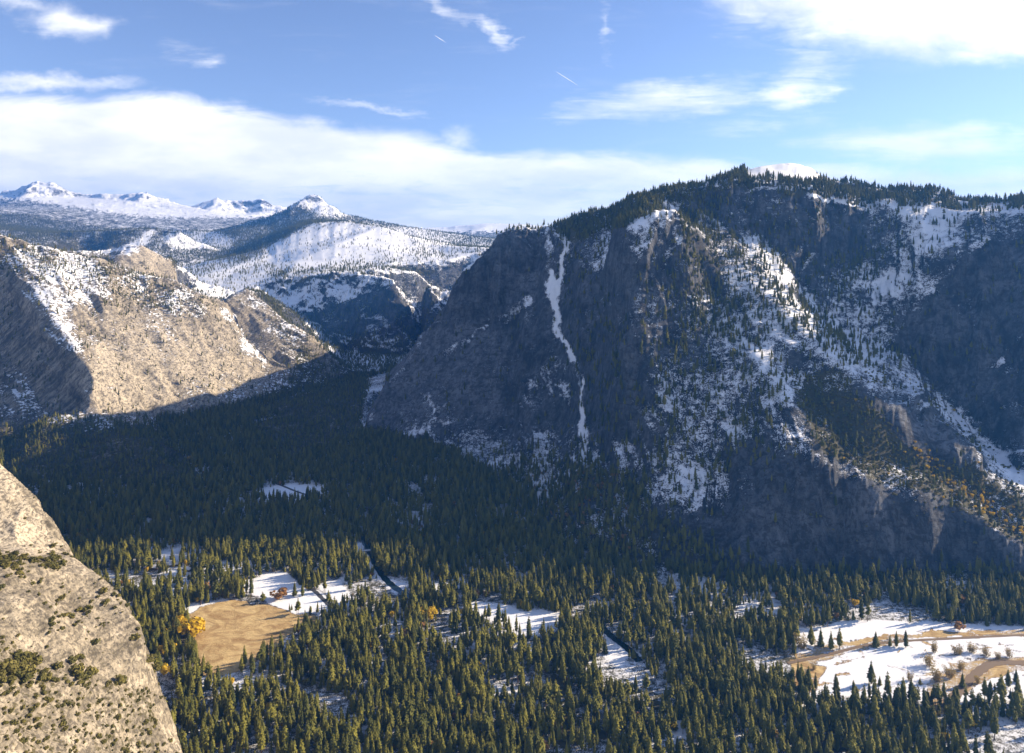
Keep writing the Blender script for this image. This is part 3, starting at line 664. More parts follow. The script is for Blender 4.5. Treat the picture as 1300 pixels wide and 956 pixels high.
def crown_geo(seed, rx, rz, zc, n=420, leaf=.9, lobes=9):
    r = random.Random(seed); vs = []; fs = []
    lb = []
    for k in range(lobes):
        a = r.uniform(0, 6.28); u = r.uniform(-.75, .85); q = math.sqrt(1-u*u)*r.uniform(.45, .75); lb.append((rx*q*math.cos(a), rx*q*math.sin(a), zc+rz*u*.65, r.uniform(.32, .55)))
    for k in range(n):
        cx, cy, cz, s = lb[k % lobes]
        d = Vector((r.gauss(0,1), r.gauss(0,1), r.gauss(0,1))).normalized()*r.uniform(.75, 1.08)
        c = Vector((cx+d.x*rx*s, cy+d.y*rx*s, cz+d.z*rz*s)); nrm = (d+Vector((r.uniform(-.6,.6), r.uniform(-.6,.6), r.uniform(-.3,.9)))).normalized()
        t1 = nrm.orthogonal().normalized(); t2 = nrm.cross(t1); sz = leaf*r.uniform(.6, 1.5); i = len(vs); ang = r.uniform(0, 6.28)
        for j in range(5):
            aa = ang+j*1.2566; q = c+(t1*math.cos(aa)+t2*math.sin(aa))*sz*r.uniform(.7, 1.2)+nrm*r.uniform(-.2, .2)*sz; vs.append(tuple(q))
        fs.append((i, i+1, i+2, i+3, i+4))
    return vs, fs
def limbs_geo(seed, h, r0, spread):
    r = random.Random(seed); vs, fs = trunk_geo(h, r0)
    for k in range(5):
        a = k*1.3+r.uniform(0, .5); z0 = h*r.uniform(.35, .7); l = spread*r.uniform(.6, .95); i = len(vs); rr = r0*.35
        for s in range(4): b = s*1.5708; vs.append((rr*math.cos(b), rr*math.sin(b), z0+rr*math.sin(b)))
        vs.append((l*math.cos(a), l*math.sin(a), z0+l*.9))
        for s in range(4): fs.append((i+s, i+(s+1) % 4, i+4))
    return vs, fs
con_specs = [(1,36,5.4,.10,1,1,.0),(2,42,5.0,.16,1,1.1,.05),(3,30,5.2,.06,1,.95,.0),(4,38,4.2,.22,1,1,.12),(5,26,5.0,.05,1,.9,0),(6,44,4.6,.3,1,1,.18),(7,33,6.8,.34,1,.8,.22),(8,22,5.6,.03,1,.8,.05),(10,40,6.2,.42,1,.75,.3)]
CT = []; CC = []; COMB = []
for s in con_specs:
    tv, tf = trunk_geo(s[1]*.98, s[1]*.013); cv, cf = conifer_geo(*s)
    CT.append(mesh_from('trunk', tv, tf, [M_bark])); CC.append(mesh_from('crown', cv, cf, [M_need]))
    n = len(tv); COMB.append(mesh_from('conifer', tv+cv, tf+[tuple(i+n for i in f) for f in cf], [M_bark, M_need], [0]*len(tf)+[1]*len(cf)))
def decid_parts(seed, mat, h=16, rx=6, n=420, leaf=.9):
    tv, tf = limbs_geo(seed, h*.72, h*.022, rx*.7); cv, cf = crown_geo(seed, rx, h*.42, h*.58, n, leaf)
    return mesh_from('trunk', tv, tf, [M_bark]), mesh_from('crown', cv, cf, [mat]), (tv, tf, cv, cf)
def comb(name, g, mat):
    tv, tf, cv, cf = g; n = len(tv); return mesh_from(name, tv+cv, tf+[tuple(i+n for i in f) for f in cf], [M_bark, mat], [0]*len(tf)+[1]*len(cf))
DY = [decid_parts(20+i, M_yel, 17, 6.5) for i in range(2)]; DR = [decid_parts(30+i, M_rust, 14, 6) for i in range(2)]; DO = [decid_parts(40+i, M_oak, 10, 5.5, 260, 1.1) for i in range(3)]
def willow(seed):
    r = random.Random(seed); tv = []; tf = []; cv = []; cf = []
    for k in range(11):
        a = r.uniform(0, 6.28); ro = r.uniform(.1, 2.2); hh = r.uniform(6.5, 12); bx_, by_ = ro*math.cos(a), ro*math.sin(a); tx, ty = bx_*1.9, by_*1.9; i = len(tv)
        for s in range(3): b = s*2.09; tv += [(bx_+.16*math.cos(b), by_+.16*math.sin(b), 0)]
        tv.append((tx, ty, hh)); tf += [(i, i+1, i+3), (i+1, i+2, i+3), (i+2, i, i+3)]
        for q in range(48):
            t = r.uniform(.12, 1); c = Vector((bx_+(tx-bx_)*t+r.gauss(0, .75), by_+(ty-by_)*t+r.gauss(0, .75), hh*t+r.uniform(-.4, .4))); sz = r.uniform(.25, .6); n_ = Vector((r.gauss(0,1), r.gauss(0,1), r.gauss(0,.5))).normalized(); t1 = n_.orthogonal().normalized(); t2 = n_.cross(t1); i = len(cv)
            for j in range(4): cv.append(tuple(c+(t1*math.cos(j*1.57)*.6+t2*math.sin(j*1.57)*1.2)*sz))
            cf.append((i, i+1, i+2, i+3))
    return mesh_from('trunk', tv, tf, [M_bark]), mesh_from('crown', cv, cf, [M_twig]), (tv, tf, cv, cf)
DT = [willow(50+i) for i in range(2)]
oak_mesh = [comb('broadleaf', g[2], M_oak) for g in DO]; yel_mesh = comb('broadleaf', DY[0][2], M_yel); rust_mesh = comb('broadleaf', DR[0][2], M_rust); rust2_mesh = comb('broadleaf', DT[0][2], M_twig)

# ---- sampling points on the land
def sample(n, weight, seed):
    r = np.random.default_rng(seed); cw = np.cumsum(weight); k = np.searchsorted(cw, r.random(n)*cw[-1]); k = np.clip(k, 0, len(quads)-1)
    q = quads[k]; u = r.random(n)[:, None]; v = r.random(n)[:, None]; c = coords
    return (c[q[:,0]]*(1-u)+c[q[:,1]]*u)*(1-v)+(c[q[:,3]]*(1-u)+c[q[:,2]]*u)*v, k
qa = area[quads[:, 0]].astype(np.float64); qx = x2[quads[:, 0]]; qy = y2[quads[:, 0]]; qz = z2[quads[:, 0]]
qpx = pxv[quads[:, 0]]; qpy = pyv[quads[:, 0]]; qt = tree[quads[:, 0]].astype(np.float64); qn = nzv[quads[:, 0]]
inview = (qpx > -90) & (qpx < 1390)
clump = fbm(x/55, y/55, z/55, 2)[quads[:, 0]]; clump2 = fbm(x/200+5, y/200, z/200, 2)[quads[:, 0]]
# visible or nearly so from the valley side: skip back slopes that no view shows
spots = {}
def take(mask, dens, seed, cap=None):
    wgt = qa*np.clip(dens, 0, 1)*mask; wgt = np.where(np.isfinite(wgt), wgt, 0); n = int(wgt.sum())
    if cap: n = min(n, cap)
    p_, k = sample(n, wgt, seed); return p_, k
fl_ = (qreg == FLOOR)
# valley forest
cl = np.clip(1.0+clump*.9+clump2*.8, .25, 1.3)*np.where(y[quads[:, 0]] > 1700, 1, sstep(-.52, -.12, clump2+.45*clump))
fp, fk = take(fl_ & inview & (qpy < 985), np.clip(qt*cl, 0, 1.15)/76., 1)
# mountain and cliffs
mp, mk = take((qreg == MAIN) & inview & (qy < 3900), np.clip(qt+.35*clump*qt, 0, 1)*sstep(.14, .38, qn)/80., 2)
lp, lk = take((qreg == LEFT) & inview, np.clip(qt+.5*clump*qt, 0, 1)*sstep(.2, .5, qn)/110., 3)
cp, ck = take(((qreg == CANYON)) & inview, np.clip(qt+.5*clump*qt, 0, 1)/170., 4)
pp, pk = take((qreg == PLAT) & inview & (qpx < 700), np.clip(qt+.45*clump2*qt, 0, 1)/420., 5, 60000)
print('trees', len(fp), len(mp), len(lp), len(cp), len(pp))

def gn_scatter(name, P_, scl, meshes, pick, lab, cat, seed, tilt=.04, mat_hint=None):
    """one object of instances: nobody could count these"""
    me = bpy.data.meshes.new(name); me.vertices.add(len(P_)); me.vertices.foreach_set('co', P_.astype(np.float32).ravel())
    r = np.random.default_rng(seed); rot = np.zeros((len(P_), 3), np.float32); rot[:, 2] = r.random(len(P_))*6.283; rot[:, 0] = r.normal(0, tilt, len(P_)); rot[:, 1] = r.normal(0, tilt, len(P_))
    a = me.attributes.new('rot', 'FLOAT_VECTOR', 'POINT'); a.data.foreach_set('vector', rot.ravel())
    a = me.attributes.new('scl', 'FLOAT_VECTOR', 'POINT'); a.data.foreach_set('vector', scl.astype(np.float32).ravel())
    a = me.attributes.new('pick', 'INT', 'POINT'); a.data.foreach_set('value', pick.astype(np.int32))
    me.update()
    o = bpy.data.objects.new(name, me); col.objects.link(o); label(o, lab, cat, kind='stuff')
    src = bpy.data.collections.new('tree_kinds')
    for i, q in enumerate(meshes):
        so = bpy.data.objects.new('kind_%02d' % i, q); src.objects.link(so)
    ng = bpy.data.node_groups.new('scatter', 'GeometryNodeTree'); ng.interface.new_socket('Geometry', in_out='INPUT', socket_type='NodeSocketGeometry'); ng.interface.new_socket('Geometry', in_out='OUTPUT', socket_type='NodeSocketGeometry')
    gi = ng.nodes.new('NodeGroupInput'); go = ng.nodes.new('NodeGroupOutput'); ip = ng.nodes.new('GeometryNodeInstanceOnPoints'); ci = ng.nodes.new('GeometryNodeCollectionInfo')
    ci.inputs['Collection'].default_value = src; ci.inputs['Separate Children'].default_value = True; ci.inputs['Reset Children'].default_value = True; ip.inputs['Pick Instance'].default_value = True
    def na(nm, t):
        n = ng.nodes.new('GeometryNodeInputNamedAttribute'); n.data_type = t; n.inputs[0].default_value = nm; return n.outputs[0]
    ng.links.new(gi.outputs[0], ip.inputs['Points']); ng.links.new(ci.outputs[0], ip.inputs['Instance']); ng.links.new(na('pick', 'INT'), ip.inputs['Instance Index'])
    ng.links.new(na('rot', 'FLOAT_VECTOR'), ip.inputs['Rotation']); ng.links.new(na('scl', 'FLOAT_VECTOR'), ip.inputs['Scale']); ng.links.new(ip.outputs[0], go.inputs[0])
    md = o.modifiers.new('scatter', 'NODES'); md.node_group = ng
    return o
def scales(n, lo, hi, seed, wide=.12):
    r = np.random.default_rng(seed); s = r.uniform(lo, hi, n)*np.where(r.random(n) < .25, .65, 1); ww = s*(1+r.normal(0, wide, n)); return np.stack([ww, ww, s], 1)

# ---- individual valley conifers: the nearest 270 whose feet the photograph still shows
fpy = HY+F*(CAMZ-fp[:, 2])/fp[:, 1]; fpx = CX+F*fp[:, 0]/fp[:, 1]
cand = np.where((fpy < 884) & (fpx > 190) & (fpx < 1320))[0]; order = cand[np.argsort(fp[cand, 1])]
NI = 270; chosen = order[:NI]
def make_tree(name, loc, rz, s, tm, cm, lab, cat, group=None):
    r = bpy.data.objects.new(name, None); col.objects.link(r); r.location = loc; r.rotation_euler = (0, 0, rz); r.scale = s; r.empty_display_size = 2
    for nm, me in (('trunk', tm), ('crown', cm)):
        c = bpy.data.objects.new(nm, me); col.objects.link(c); c.parent = r
    return label(r, lab, cat, group)
def dup(root, loc, rz, s, lab=None, group=None):
    r = root.copy(); col.objects.link(r); r.location = loc; r.rotation_euler = (0, 0, rz); r.scale = s
    if lab: r['label'] = lab
    if group: r['group'] = group
    elif 'group' in r: del r['group']
    for ch in root.children:
        c = ch.copy(); col.objects.link(c); c.parent = r
    return r
isc = scales(NI, .70, 1.15, 77, .16)
protos = {}
for n_, k in enumerate(chosen):
    kind = int(rng.integers(0, 9)); loc = tuple(float(q) for q in fp[k]); rz = random.uniform(0, 6.28); s = tuple(float(q) for q in isc[n_])
    if kind not in protos: protos[kind] = make_tree('conifer', loc, rz, s, CT[kind], CC[kind], 'tall olive green conifer packed among the nearest trees along the bottom of the valley forest', 'tree', 'conifers in the nearest rows of the valley forest')
    else: dup(protos[kind], loc, rz, s, group='conifers in the nearest rows of the valley forest')
rest = np.setdiff1d(np.arange(len(fp)), chosen)
rp = fp[rest]; r_ = np.random.default_rng(5); npk = r_.integers(0, 9, len(rp))
# some broadleaf trees among the firs
ry = HY+F*CAMZ/rp[:, 1]; npk = np.where(r_.random(len(rp)) < .03, 9+r_.integers(0, 3, len(rp)), npk)
npk = np.where((r_.random(len(rp)) < .06) & (ry < 760), 12, npk)
ss = scales(len(rp), .62, 1.16, 6, .18); 
gn_scatter('valley_forest', rp, ss, COMB+[oak_mesh[0], rust_mesh, yel_mesh, rust2_mesh], npk, 'dense conifer forest covering the valley floor', 'forest', 8)
r_ = np.random.default_rng(15)
mpx = CX+F*mp[:, 0]/mp[:, 1]; mpy = HY+F*(CAMZ-mp[:, 2])/mp[:, 1]
nose = (mpx > 1000) & (mpy > 470) & (mpy < 715)
pk_ = r_.integers(0, 9, len(mp)); 
yb = np.clip(1-np.abs((mpy-572)-(mpx-1160)*.72)/22, 0, 1)*(mpx > 1140)
pk_ = np.where(nose & (r_.random(len(mp)) < .8), 9, pk_); pk_ = np.where(nose & (r_.random(len(mp)) < .45*yb+.01), 11, pk_)
pk_ = np.where((mpy > 600) & (mpx < 800) & (r_.random(len(mp)) < .12), 10, pk_)
ms = scales(len(mp), .48, .95, 16); ms *= np.where(nose, .8, 1)[:, None]
gn_scatter('mountain_forest', mp, ms, COMB+[oak_mesh[1], rust_mesh, yel_mesh], pk_, 'conifers on the crest, ledges and foot of the shaded mountain', 'forest', 9)
pk_ = r_.integers(0, 9, len(lp)); pk_ = np.where(r_.random(len(lp)) < .25, 9, pk_)
gn_scatter('cliff_forest', lp, scales(len(lp), .38, .75, 17), COMB+[oak_mesh[2]], pk_, 'scattered conifers and brush on the sunlit granite cliff', 'forest', 10)
gn_scatter('canyon_forest', cp, scales(len(cp), .5, .85, 18), COMB, r_.integers(0, 9, len(cp)), 'conifers on the shaded canyon wall', 'forest', 11)
gn_scatter('ridge_forest', pp, scales(len(pp), .55, 1.0, 19), COMB, r_.integers(0, 9, len(pp)), 'far conifers on the snowy hills and ridges', 'forest', 12)

# ---- lone trees by the snowy meadow, each told apart
def lone(px, py, hpx, kind, lab, cat='tree', wide=1.0, name='conifer', meshes=None):
    X, Y, Zz = FL(px, py); H = hpx/F*Y; h0 = con_specs[kind][1] if meshes is None else meshes[3]; s = H/h0
    tm, cm = (CT[kind], CC[kind]) if meshes is None else (meshes[0], meshes[1])
    return make_tree(name, (X, Y, Zz), random.uniform(0, 6), (s*wide, s*wide, s), tm, cm, lab, cat)
Y0 = (*DY[0], 17); Y1 = (*DY[1], 17); R0 = (*DR[0], 14); R1 = (*DR[1], 14); T0 = (*DT[0], 12); T1 = (*DT[1], 12)
lone(1030,819,26,0,'broad dark conifer, leftmost of the group at the left end of the snowy meadow',wide=1.4)
lone(1042,821,24,2,'conifer close behind the broad dark one on the snowy meadow, second of its group',wide=1.2)
lone(1055,823,22,4,'short conifer standing third from the left beside the meadow track',wide=1.1)
lone(1066,824,27,3,'tall slender conifer, rightmost of the row where the track enters the snowy meadow',wide=1.2)
lone(1112,821,19,4,'squat cone shaped conifer alone in the middle of the snowy meadow',wide=1.5)
lone(1130,820,15,2,'small conifer just left of the trio centre beside the meadow track',wide=1.0)
lone(1138,821,20,0,'full conifer in the centre of three beside the meadow track',wide=1.2)
lone(1150,822,22,1,'narrow tall conifer, right end of three beside the meadow track',wide=1.1)
lone(1106,868,29,0,'large pointed conifer at the lower edge of the snowy meadow',wide=1.3)
lone(1117,870,12,4,'small young conifer right of the large pointed one at the lower meadow edge',wide=1.3)
lone(1168,869,9,4,'tiny dark conifer on snow left of the tan willow thicket',wide=1.4)
lone(1222,872,19,2,'dark conifer below the brown creek bend at the lower right',wide=1.3)
lone(1280,872,22,0,'dark full conifer on snow near the lower right corner',wide=1.4)
lone(1290,866,17,4,'shorter conifer behind the full one near the lower right corner',wide=1.3)
lone(374,756,18,2,'dark conifer on the shaded snow left of the curving road',wide=1.2)
lone(384,757,17,0,'second dark conifer on shaded snow, nearer the curving road',wide=1.2)
lone(417,762,13,4,'small dark conifer on snow just right of the curving road',wide=1.5)
lone(435,768,15,2,'dark conifer between the curving road and the river bend',wide=1.4)
lone(308,744,10,4,'little dark tree at the left tip of the shaded snow clearing',wide=1.5)
for px, py, h, wd, ms_, lab in [
 (240,812,28,1.35,Y0,'large bright golden cottonwood at the left edge of the tan meadow'),
 (250,806,20,1.3,Y1,'smaller golden tree leaning over the tan meadow beside the large one'),
 (229,806,24,1.1,Y1,'golden tree between the large cottonwood and the conifers left of it'),
 (211,814,17,1.1,Y0,'narrow golden tree squeezed among conifers left of the tan meadow'),
 (207,832,14,1.2,Y1,'golden tree at the foot of the outcrop among conifers'),
 (212,858,16,1.2,Y0,'lowest golden tree beside the near outcrop'),
 (536,785,15,1.3,Y0,'golden tree left of a pair at the forest edge near the middle'),
 (549,787,16,1.3,Y1,'orange gold tree right of a pair at the forest edge near the middle'),
 (588,782,9,1.2,Y0,'small yellow tree on the snowy forest edge right of the golden pair'),
 (970,796,12,1.6,Y1,'wide golden tree above the dense forest left of the snowy meadow'),
 (960,800,10,1.4,Y0,'lower golden tree left of the wide one near the snowy meadow'),
 (1012,790,11,1.1,Y1,'round yellow tree at the left tip of the snowy meadow'),
 (1085,770,11,1.2,Y0,'round yellow tree in the tree belt above the snowy meadow'),
 (1258,752,13,1.5,Y1,'wide yellow tree in the tree belt near the right edge'),
 (1170,752,9,1.4,Y0,'small yellow tree in the tree belt below the dark cliff'),
 (1290,760,10,1.3,Y1,'yellow tree nearest the right edge in the tree belt'),
 (472,824,9,1.2,Y0,'small gold tree among conifers in the left of the forest'),
 (848,862,11,1.1,Y0,'slim gold tree among conifers near the bottom middle')]:
    lone(px, py, h, 0, lab, 'tree', wd, 'cottonwood', ms_)
for px, py, h, wd, ms_, lab in [
 (355,760,12,1.9,R0,'squat rusty orange tree clump in shade beside the snow clearing'),
 (514,812,13,1.1,R1,'orange brown tree among conifers left of the middle'),
 (1217,768,14,1.1,R0,'reddish brown tree in the tree belt right of the meadow'),
 (1218,800,10,1.5,R1,'rusty low tree on the far edge of the snowy meadow'),
 (885,868,9,1.3,R0,'rust coloured tree at the bottom of the dense forest'),
 (262,752,12,1.1,R1,'brown leafed tree left of the shaded snow clearing'),
 (1018,824,22,1.1,T1,'bare tan crowned tree behind the first group of meadow conifers')]:
    lone(px, py, h, 0, lab, 'tree', wd, 'broadleaf_tree', ms_)
for px, py, h, wd, ms_, lab in [
 (1186,828,18,1.0,T0,'tall tan willow, topmost of the thicket in the snowy meadow'),
 (1180,846,18,1.5,T1,'wide tan willow at the left side of the meadow thicket'),
 (1190,866,19,1.6,T0,'broad tan willow at the lower left of the meadow thicket'),
 (1206,860,16,1.4,T1,'tan willow in the middle of the meadow thicket'),
 (1220,850,14,1.5,T0,'tan willow at the right end of the meadow thicket'),
 (1155,864,13,1.1,T1,'thin tan willow standing alone left of the thicket'),
 (1216,830,13,1.8,T1,'low tan willow bush left of the row along the creek'),
 (1232,828,14,1.6,T0,'tan willow bush second in the row along the creek'),
 (1252,832,11,1.8,T1,'low spreading tan willow bush at the creek bend'),
 (1268,836,10,1.4,T0,'small tan willow bush right of the creek bend'),
 (1281,834,13,1.2,T1,'upright tan willow near the right edge of the meadow'),
 (1242,868,12,1.2,T0,'rusty tan willow inside the brown creek bend'),
 (1034,850,8,1.6,T0,'low tan bush on the grassy bank below the track')]:
    lone(px, py, h, 0, lab, 'bush', wd, 'willow_bush', ms_)

# ---- shrubs on the near outcrop: countable
om = (qreg == OUT) & (qpx > -20) & (qpy < 870) & (qpy > 580)
cl3 = np.where(qt > .6, 1.1, np.clip(.5+clump*1.6, 0, 1.3))
sw = qa*qt*cl3*sstep(.3, .55, qn)*om
op, ok = sample(290, sw, 21)
sp_m = [mesh_from('outcrop_shrub', *crown_geo(60+i, 3.3, 2.4, 1.8, 300, .55, 8), [M_oak]) for i in range(3)]
first = {}
for i, q in enumerate(op):
    k = i % 3
    if k not in first:
        o = bpy.data.objects.new('outcrop_shrub', sp_m[k]); first[k] = o
        label(o, 'low olive shrub rooted in the bare rock of the near granite outcrop', 'shrub', 'shrubs on the near granite outcrop')
    else: o = first[k].copy()
    col.objects.link(o); s = random.uniform(.6, 1.6)*(1.5 if q[2] < 370 and qpy[ok[i]] > 800 else 1); o.location = tuple(float(a) for a in q); o.rotation_euler = (random.uniform(-.2,.2), random.uniform(-.2,.2), random.uniform(0, 6.28)); o.scale = (s*random.uniform(.9,1.3), s*random.uniform(.9,1.2), s*random.uniform(.7,1.2))
op2, _ = sample(4500, qa*qt*cl3*((qreg == OUT) & (qpx > -60) & (qpy > 560)), 22)
gn_scatter('outcrop_brush', op2, scales(len(op2), .25, .95, 23), sp_m, np.arange(len(op2)) % 3, 'small brush sprinkled over the near outcrop', 'brush', 24)

# ------------------------------------------------------------------ road, river, track
def ribbon(name, path, width, mat, lab, zt=.45, kind='structure'):
    pts3 = [Vector(FL(*p)) for p in path]
    # smooth the path
    for _ in range(3):
        q = [pts3[0]]
        for a, b in zip(pts3, pts3[1:]): q += [a*.75+b*.25, a*.25+b*.75]
        q.append(pts3[-1]); pts3 = q
    vs = []; fs = []; n = len(pts3)
    for i, p in enumerate(pts3):
        t = (pts3[min(i+1, n-1)]-pts3[max(i-1, 0)]).normalized(); s = Vector((-t.y, t.x, 0))*width/2*(1+.12*math.sin(i*1.7))
        for z_ in (zt, -1.5):
            vs += [tuple(p+s+Vector((0,0,z_))), tuple(p-s+Vector((0,0,z_)))]
    for i in range(n-1):
        a = i*4; b = a+4; fs += [(a, a+1, b+1, b), (a, b, b+2, a+2), (a+1, a+3, b+3, b+1)]
    o = bpy.data.objects.new(name, mesh_from(name, vs, fs, [mat])); col.objects.link(o); return label(o, lab, name.replace('_', ' '), kind=kind)
M_road = simplemat('asphalt', (0.05, 0.05, 0.052)); M_dirt = simplemat('dirt_track', (0.17, 0.115, 0.065)); M_bank = simplemat('snow_bank', (0.8, 0.8, 0.82))
mw, nt, b = newmat('river_water'); b.inputs['Base Color'].default_value = (0.012, 0.025, 0.028, 1); b.inputs['Roughness'].default_value = .12
tc = nt.nodes.new('ShaderNodeNewGeometry'); bp = nt.nodes.new('ShaderNodeBump'); bp.inputs['Distance'].default_value = .3; bp.inputs['Strength'].default_value = .3; nt.links.new(noise_n(nt, tc.outputs['Position'], .8, 3), bp.inputs['Height']); nt.links.new(bp.outputs[0], b.inputs['Normal'])
ribbon('road', [(378,738),(390,744),(402,752),(412,763),(425,774),(445,786),(470,800)], 9, M_road, 'dark asphalt road curving through snow beside the tan meadow')
ribbon('road', [(346,612),(362,618),(378,625),(400,631),(420,632)], 8, M_road, 'narrow dark road crossing the far snow clearing')
ribbon('river', [(455,672),(464,690),(470,702),(476,715),(486,732),(498,744),(520,758)], 16, mw, 'dark river bending through the shaded forest')
ribbon('river', [(752,782),(764,796),(776,808),(790,818),(800,826),(812,840)], 15, mw, 'dark river winding between the sunlit conifers')
ribbon('track', [(1000,842),(1030,836),(1060,829),(1090,821),(1120,816),(1160,813),(1220,810),(1300,806),(1400,803)], 7, M_dirt, 'brown dirt track crossing the snowy meadow')
ribbon('creek', [(1400,846),(1300,842),(1262,840),(1245,850),(1232,862),(1215,880),(1200,900)], 16, M_dirt, 'brown creek bed bending through the snow at the lower right')
# a bridge over the far river
def box(vs, fs, cx, cy, cz, sx, sy, sz):
    i = len(vs); vs += [(cx+a*sx/2, cy+b_*sy/2, cz+c*sz/2) for c in (-1, 1) for b_ in (-1, 1) for a in (-1, 1)]
    fs += [(i, i+2, i+3, i+1), (i+4, i+5, i+7, i+6), (i, i+1, i+5, i+4), (i+2, i+6, i+7, i+3), (i, i+4, i+6, i+2), (i+1, i+3, i+7, i+5)]
M_stone = simplemat('bridge_stone', (0.22, 0.2, 0.18)); M_snow = simplemat('roof_snow', (0.8, 0.81, 0.83)); M_wood = simplemat('brown_boards', (0.13, 0.08, 0.05)); M_glass = simplemat('dark_glass', (0.03, 0.035, 0.04), .2)
X, Y, _ = FL(471, 700)
br = bpy.data.objects.new('stone_bridge', None); col.objects.link(br); br.location = (X, Y, 0); br.rotation_euler = (0, 0, R(8)); label(br, 'small stone bridge with snowy deck over the shaded river', 'bridge')
def part(name, parent, boxes, mat):
    vs, fs = [], []
    for q in boxes: box(vs, fs, *q)
    o = bpy.data.objects.new(name, mesh_from(name, vs, fs, [mat])); col.objects.link(o); o.parent = parent; return o
part('deck', br, [(0,0,3,46,9,.8)], M_snow)
for s in (-1, 1): part('parapet', br, [(0,s*4.2,3.9,46,.6,1)], M_stone)
for s in (-1, 1): part('pier', br, [(s*13,0,.8,3,8,3.6)], M_stone)
# ------------------------------------------------------------------ lodge roofs in the trees
def cabin(px, py, wd, dp, h, rz, lab):
    X, Y, _ = FL(px, py); c = bpy.data.objects.new('cabin', None); col.objects.link(c); c.location = (X, Y, 0); c.rotation_euler = (0, 0, rz); label(c, lab, 'cabin')
    part('wall', c, [(0,0,h/2-.5,wd,dp,h+1)], M_wood)
    vs = [(-wd/2-1,-dp/2-1,h),(wd/2+1,-dp/2-1,h),(wd/2+1,dp/2+1,h),(-wd/2-1,dp/2+1,h),(-wd/2-1,0,h+dp*.34),(wd/2+1,0,h+dp*.34)]
    o = bpy.data.objects.new('roof', mesh_from('roof', vs, [(0,1,5,4),(2,3,4,5),(0,4,3),(1,2,5),(3,2,1,0)], [M_snow])); col.objects.link(o); o.parent = c
    ch = part('chimney', o, [(wd*.25,1,h+dp*.34+.3,1.4,1.4,3)], M_stone)
    for k in range(3): part('window', c, [((k-1)*wd*.28,-dp/2-.05,h*.55,wd*.13,.2,h*.3)], M_glass)
    part('door', c, [(wd*.42,-dp/2-.05,1.2,1.4,.24,2.4)], M_bark)
cabin(193,722,34,15,6,R(-8),'long cabin with snowy roof, leftmost of the three in the shaded trees')
cabin(221,718,28,13,5,R(14),'snow roofed cabin in the middle of the three in the shaded trees')
cabin(238,724,22,12,5,R(-20),'small snow roofed cabin nearest the snow clearing')
for q in []: pass

# ------------------------------------------------------------------ contrails
mc, nt, b = newmat('contrail_vapour'); b.inputs['Base Color'].default_value = (1, 1, 1, 1); b.inputs['Roughness'].default_value = 1; b.inputs['Alpha'].default_value = .38
def contrail(a, c, D, r, lab):
    A = Vector(P(*a, D)); B = Vector(P(*c, D*1.03)); t = (B-A).normalized(); u = t.orthogonal().normalized(); w_ = t.cross(u); vs = []; fs = []; n = 12
    for k in range(n+1):
        p = A+(B-A)*k/n; rr = r*(.25+.9*math.sin(math.pi*min(1, (k+.3)/n)))*random.uniform(.8, 1.1)
        for s in range(8): an = s*math.pi/4; vs.append(tuple(p+(u*math.cos(an)+w_*math.sin(an))*rr))
    for k in range(n):
        for s in range(8): fs.append((k*8+s, k*8+(s+1) % 8, k*8+8+(s+1) % 8, k*8+8+s))
    o = bpy.data.objects.new('contrail', mesh_from('contrail', vs, fs, [mc])); col.objects.link(o); label(o, lab, 'contrail')
contrail((706,91), (733,108), 22000, 8, 'longer white aircraft trail in blue sky above the mountain shoulder')
contrail((552,45), (566,54), 20000, 6, 'short faint aircraft trail near the top middle of the sky')

# ------------------------------------------------------------------ haze
HZ = dict(density=3.3e-5)
def haze():
    vs, fs = [], []; box(vs, fs, -2500, 12500, 1249, 34000, 26000, 2502)
    m = bpy.data.materials.new('haze_air'); m.use_nodes = True; nt = m.node_tree; nt.nodes.clear(); out = nt.nodes.new('ShaderNodeOutputMaterial'); v = nt.nodes.new('ShaderNodeVolumePrincipled')
    v.inputs['Color'].default_value = (0.07, 0.34, 1.0, 1); v.inputs['Density'].default_value = HZ['density']; v.inputs['Anisotropy'].default_value = .25
    nt.links.new(v.outputs[0], out.inputs['Volume']); o = bpy.data.objects.new('haze', mesh_from('haze', vs, fs, [m])); col.objects.link(o); label(o, 'thin blue air filling the valley', 'haze', kind='stuff')
haze()

# ------------------------------------------------------------------ sky and sun
wd = bpy.data.worlds.new('World'); sc.world = wd; wd.use_nodes = True; nt = wd.node_tree; bg = nt.nodes['Background']
sky = nt.nodes.new('ShaderNodeTexSky'); sky.sky_type = 'NISHITA'; sky.sun_disc = False; sky.sun_elevation = R(SUN_E); sky.sun_rotation = R(90-SUN_A); sky.altitude = 1800; sky.air_density = 1.0; sky.dust_density = .4; sky.ozone_density = 2.2
geo = nt.nodes.new('ShaderNodeNewGeometry'); tcw = nt.nodes.new('ShaderNodeTexCoord'); sp = nt.nodes.new('ShaderNodeSeparateXYZ'); nt.links.new(tcw.outputs['Generated'], sp.inputs[0])
dx, dy, dz = sp.outputs
dyc = math_(nt, 'MAXIMUM', dy, .05)
A = math_(nt, 'ADD', math_(nt, 'MULTIPLY', math_(nt, 'DIVIDE', dx, dyc), F/100), CX/100)     # bearing, in hundredths of the sight scale
B = math_(nt, 'SUBTRACT', HY/100, math_(nt, 'MULTIPLY', math_(nt, 'DIVIDE', dz, dyc), F/100))  # elevation, downwards
cb = nt.nodes.new('ShaderNodeCombineXYZ'); nt.links.new(A, cb.inputs[0]); nt.links.new(B, cb.inputs[1]); AB = cb.outputs[0]
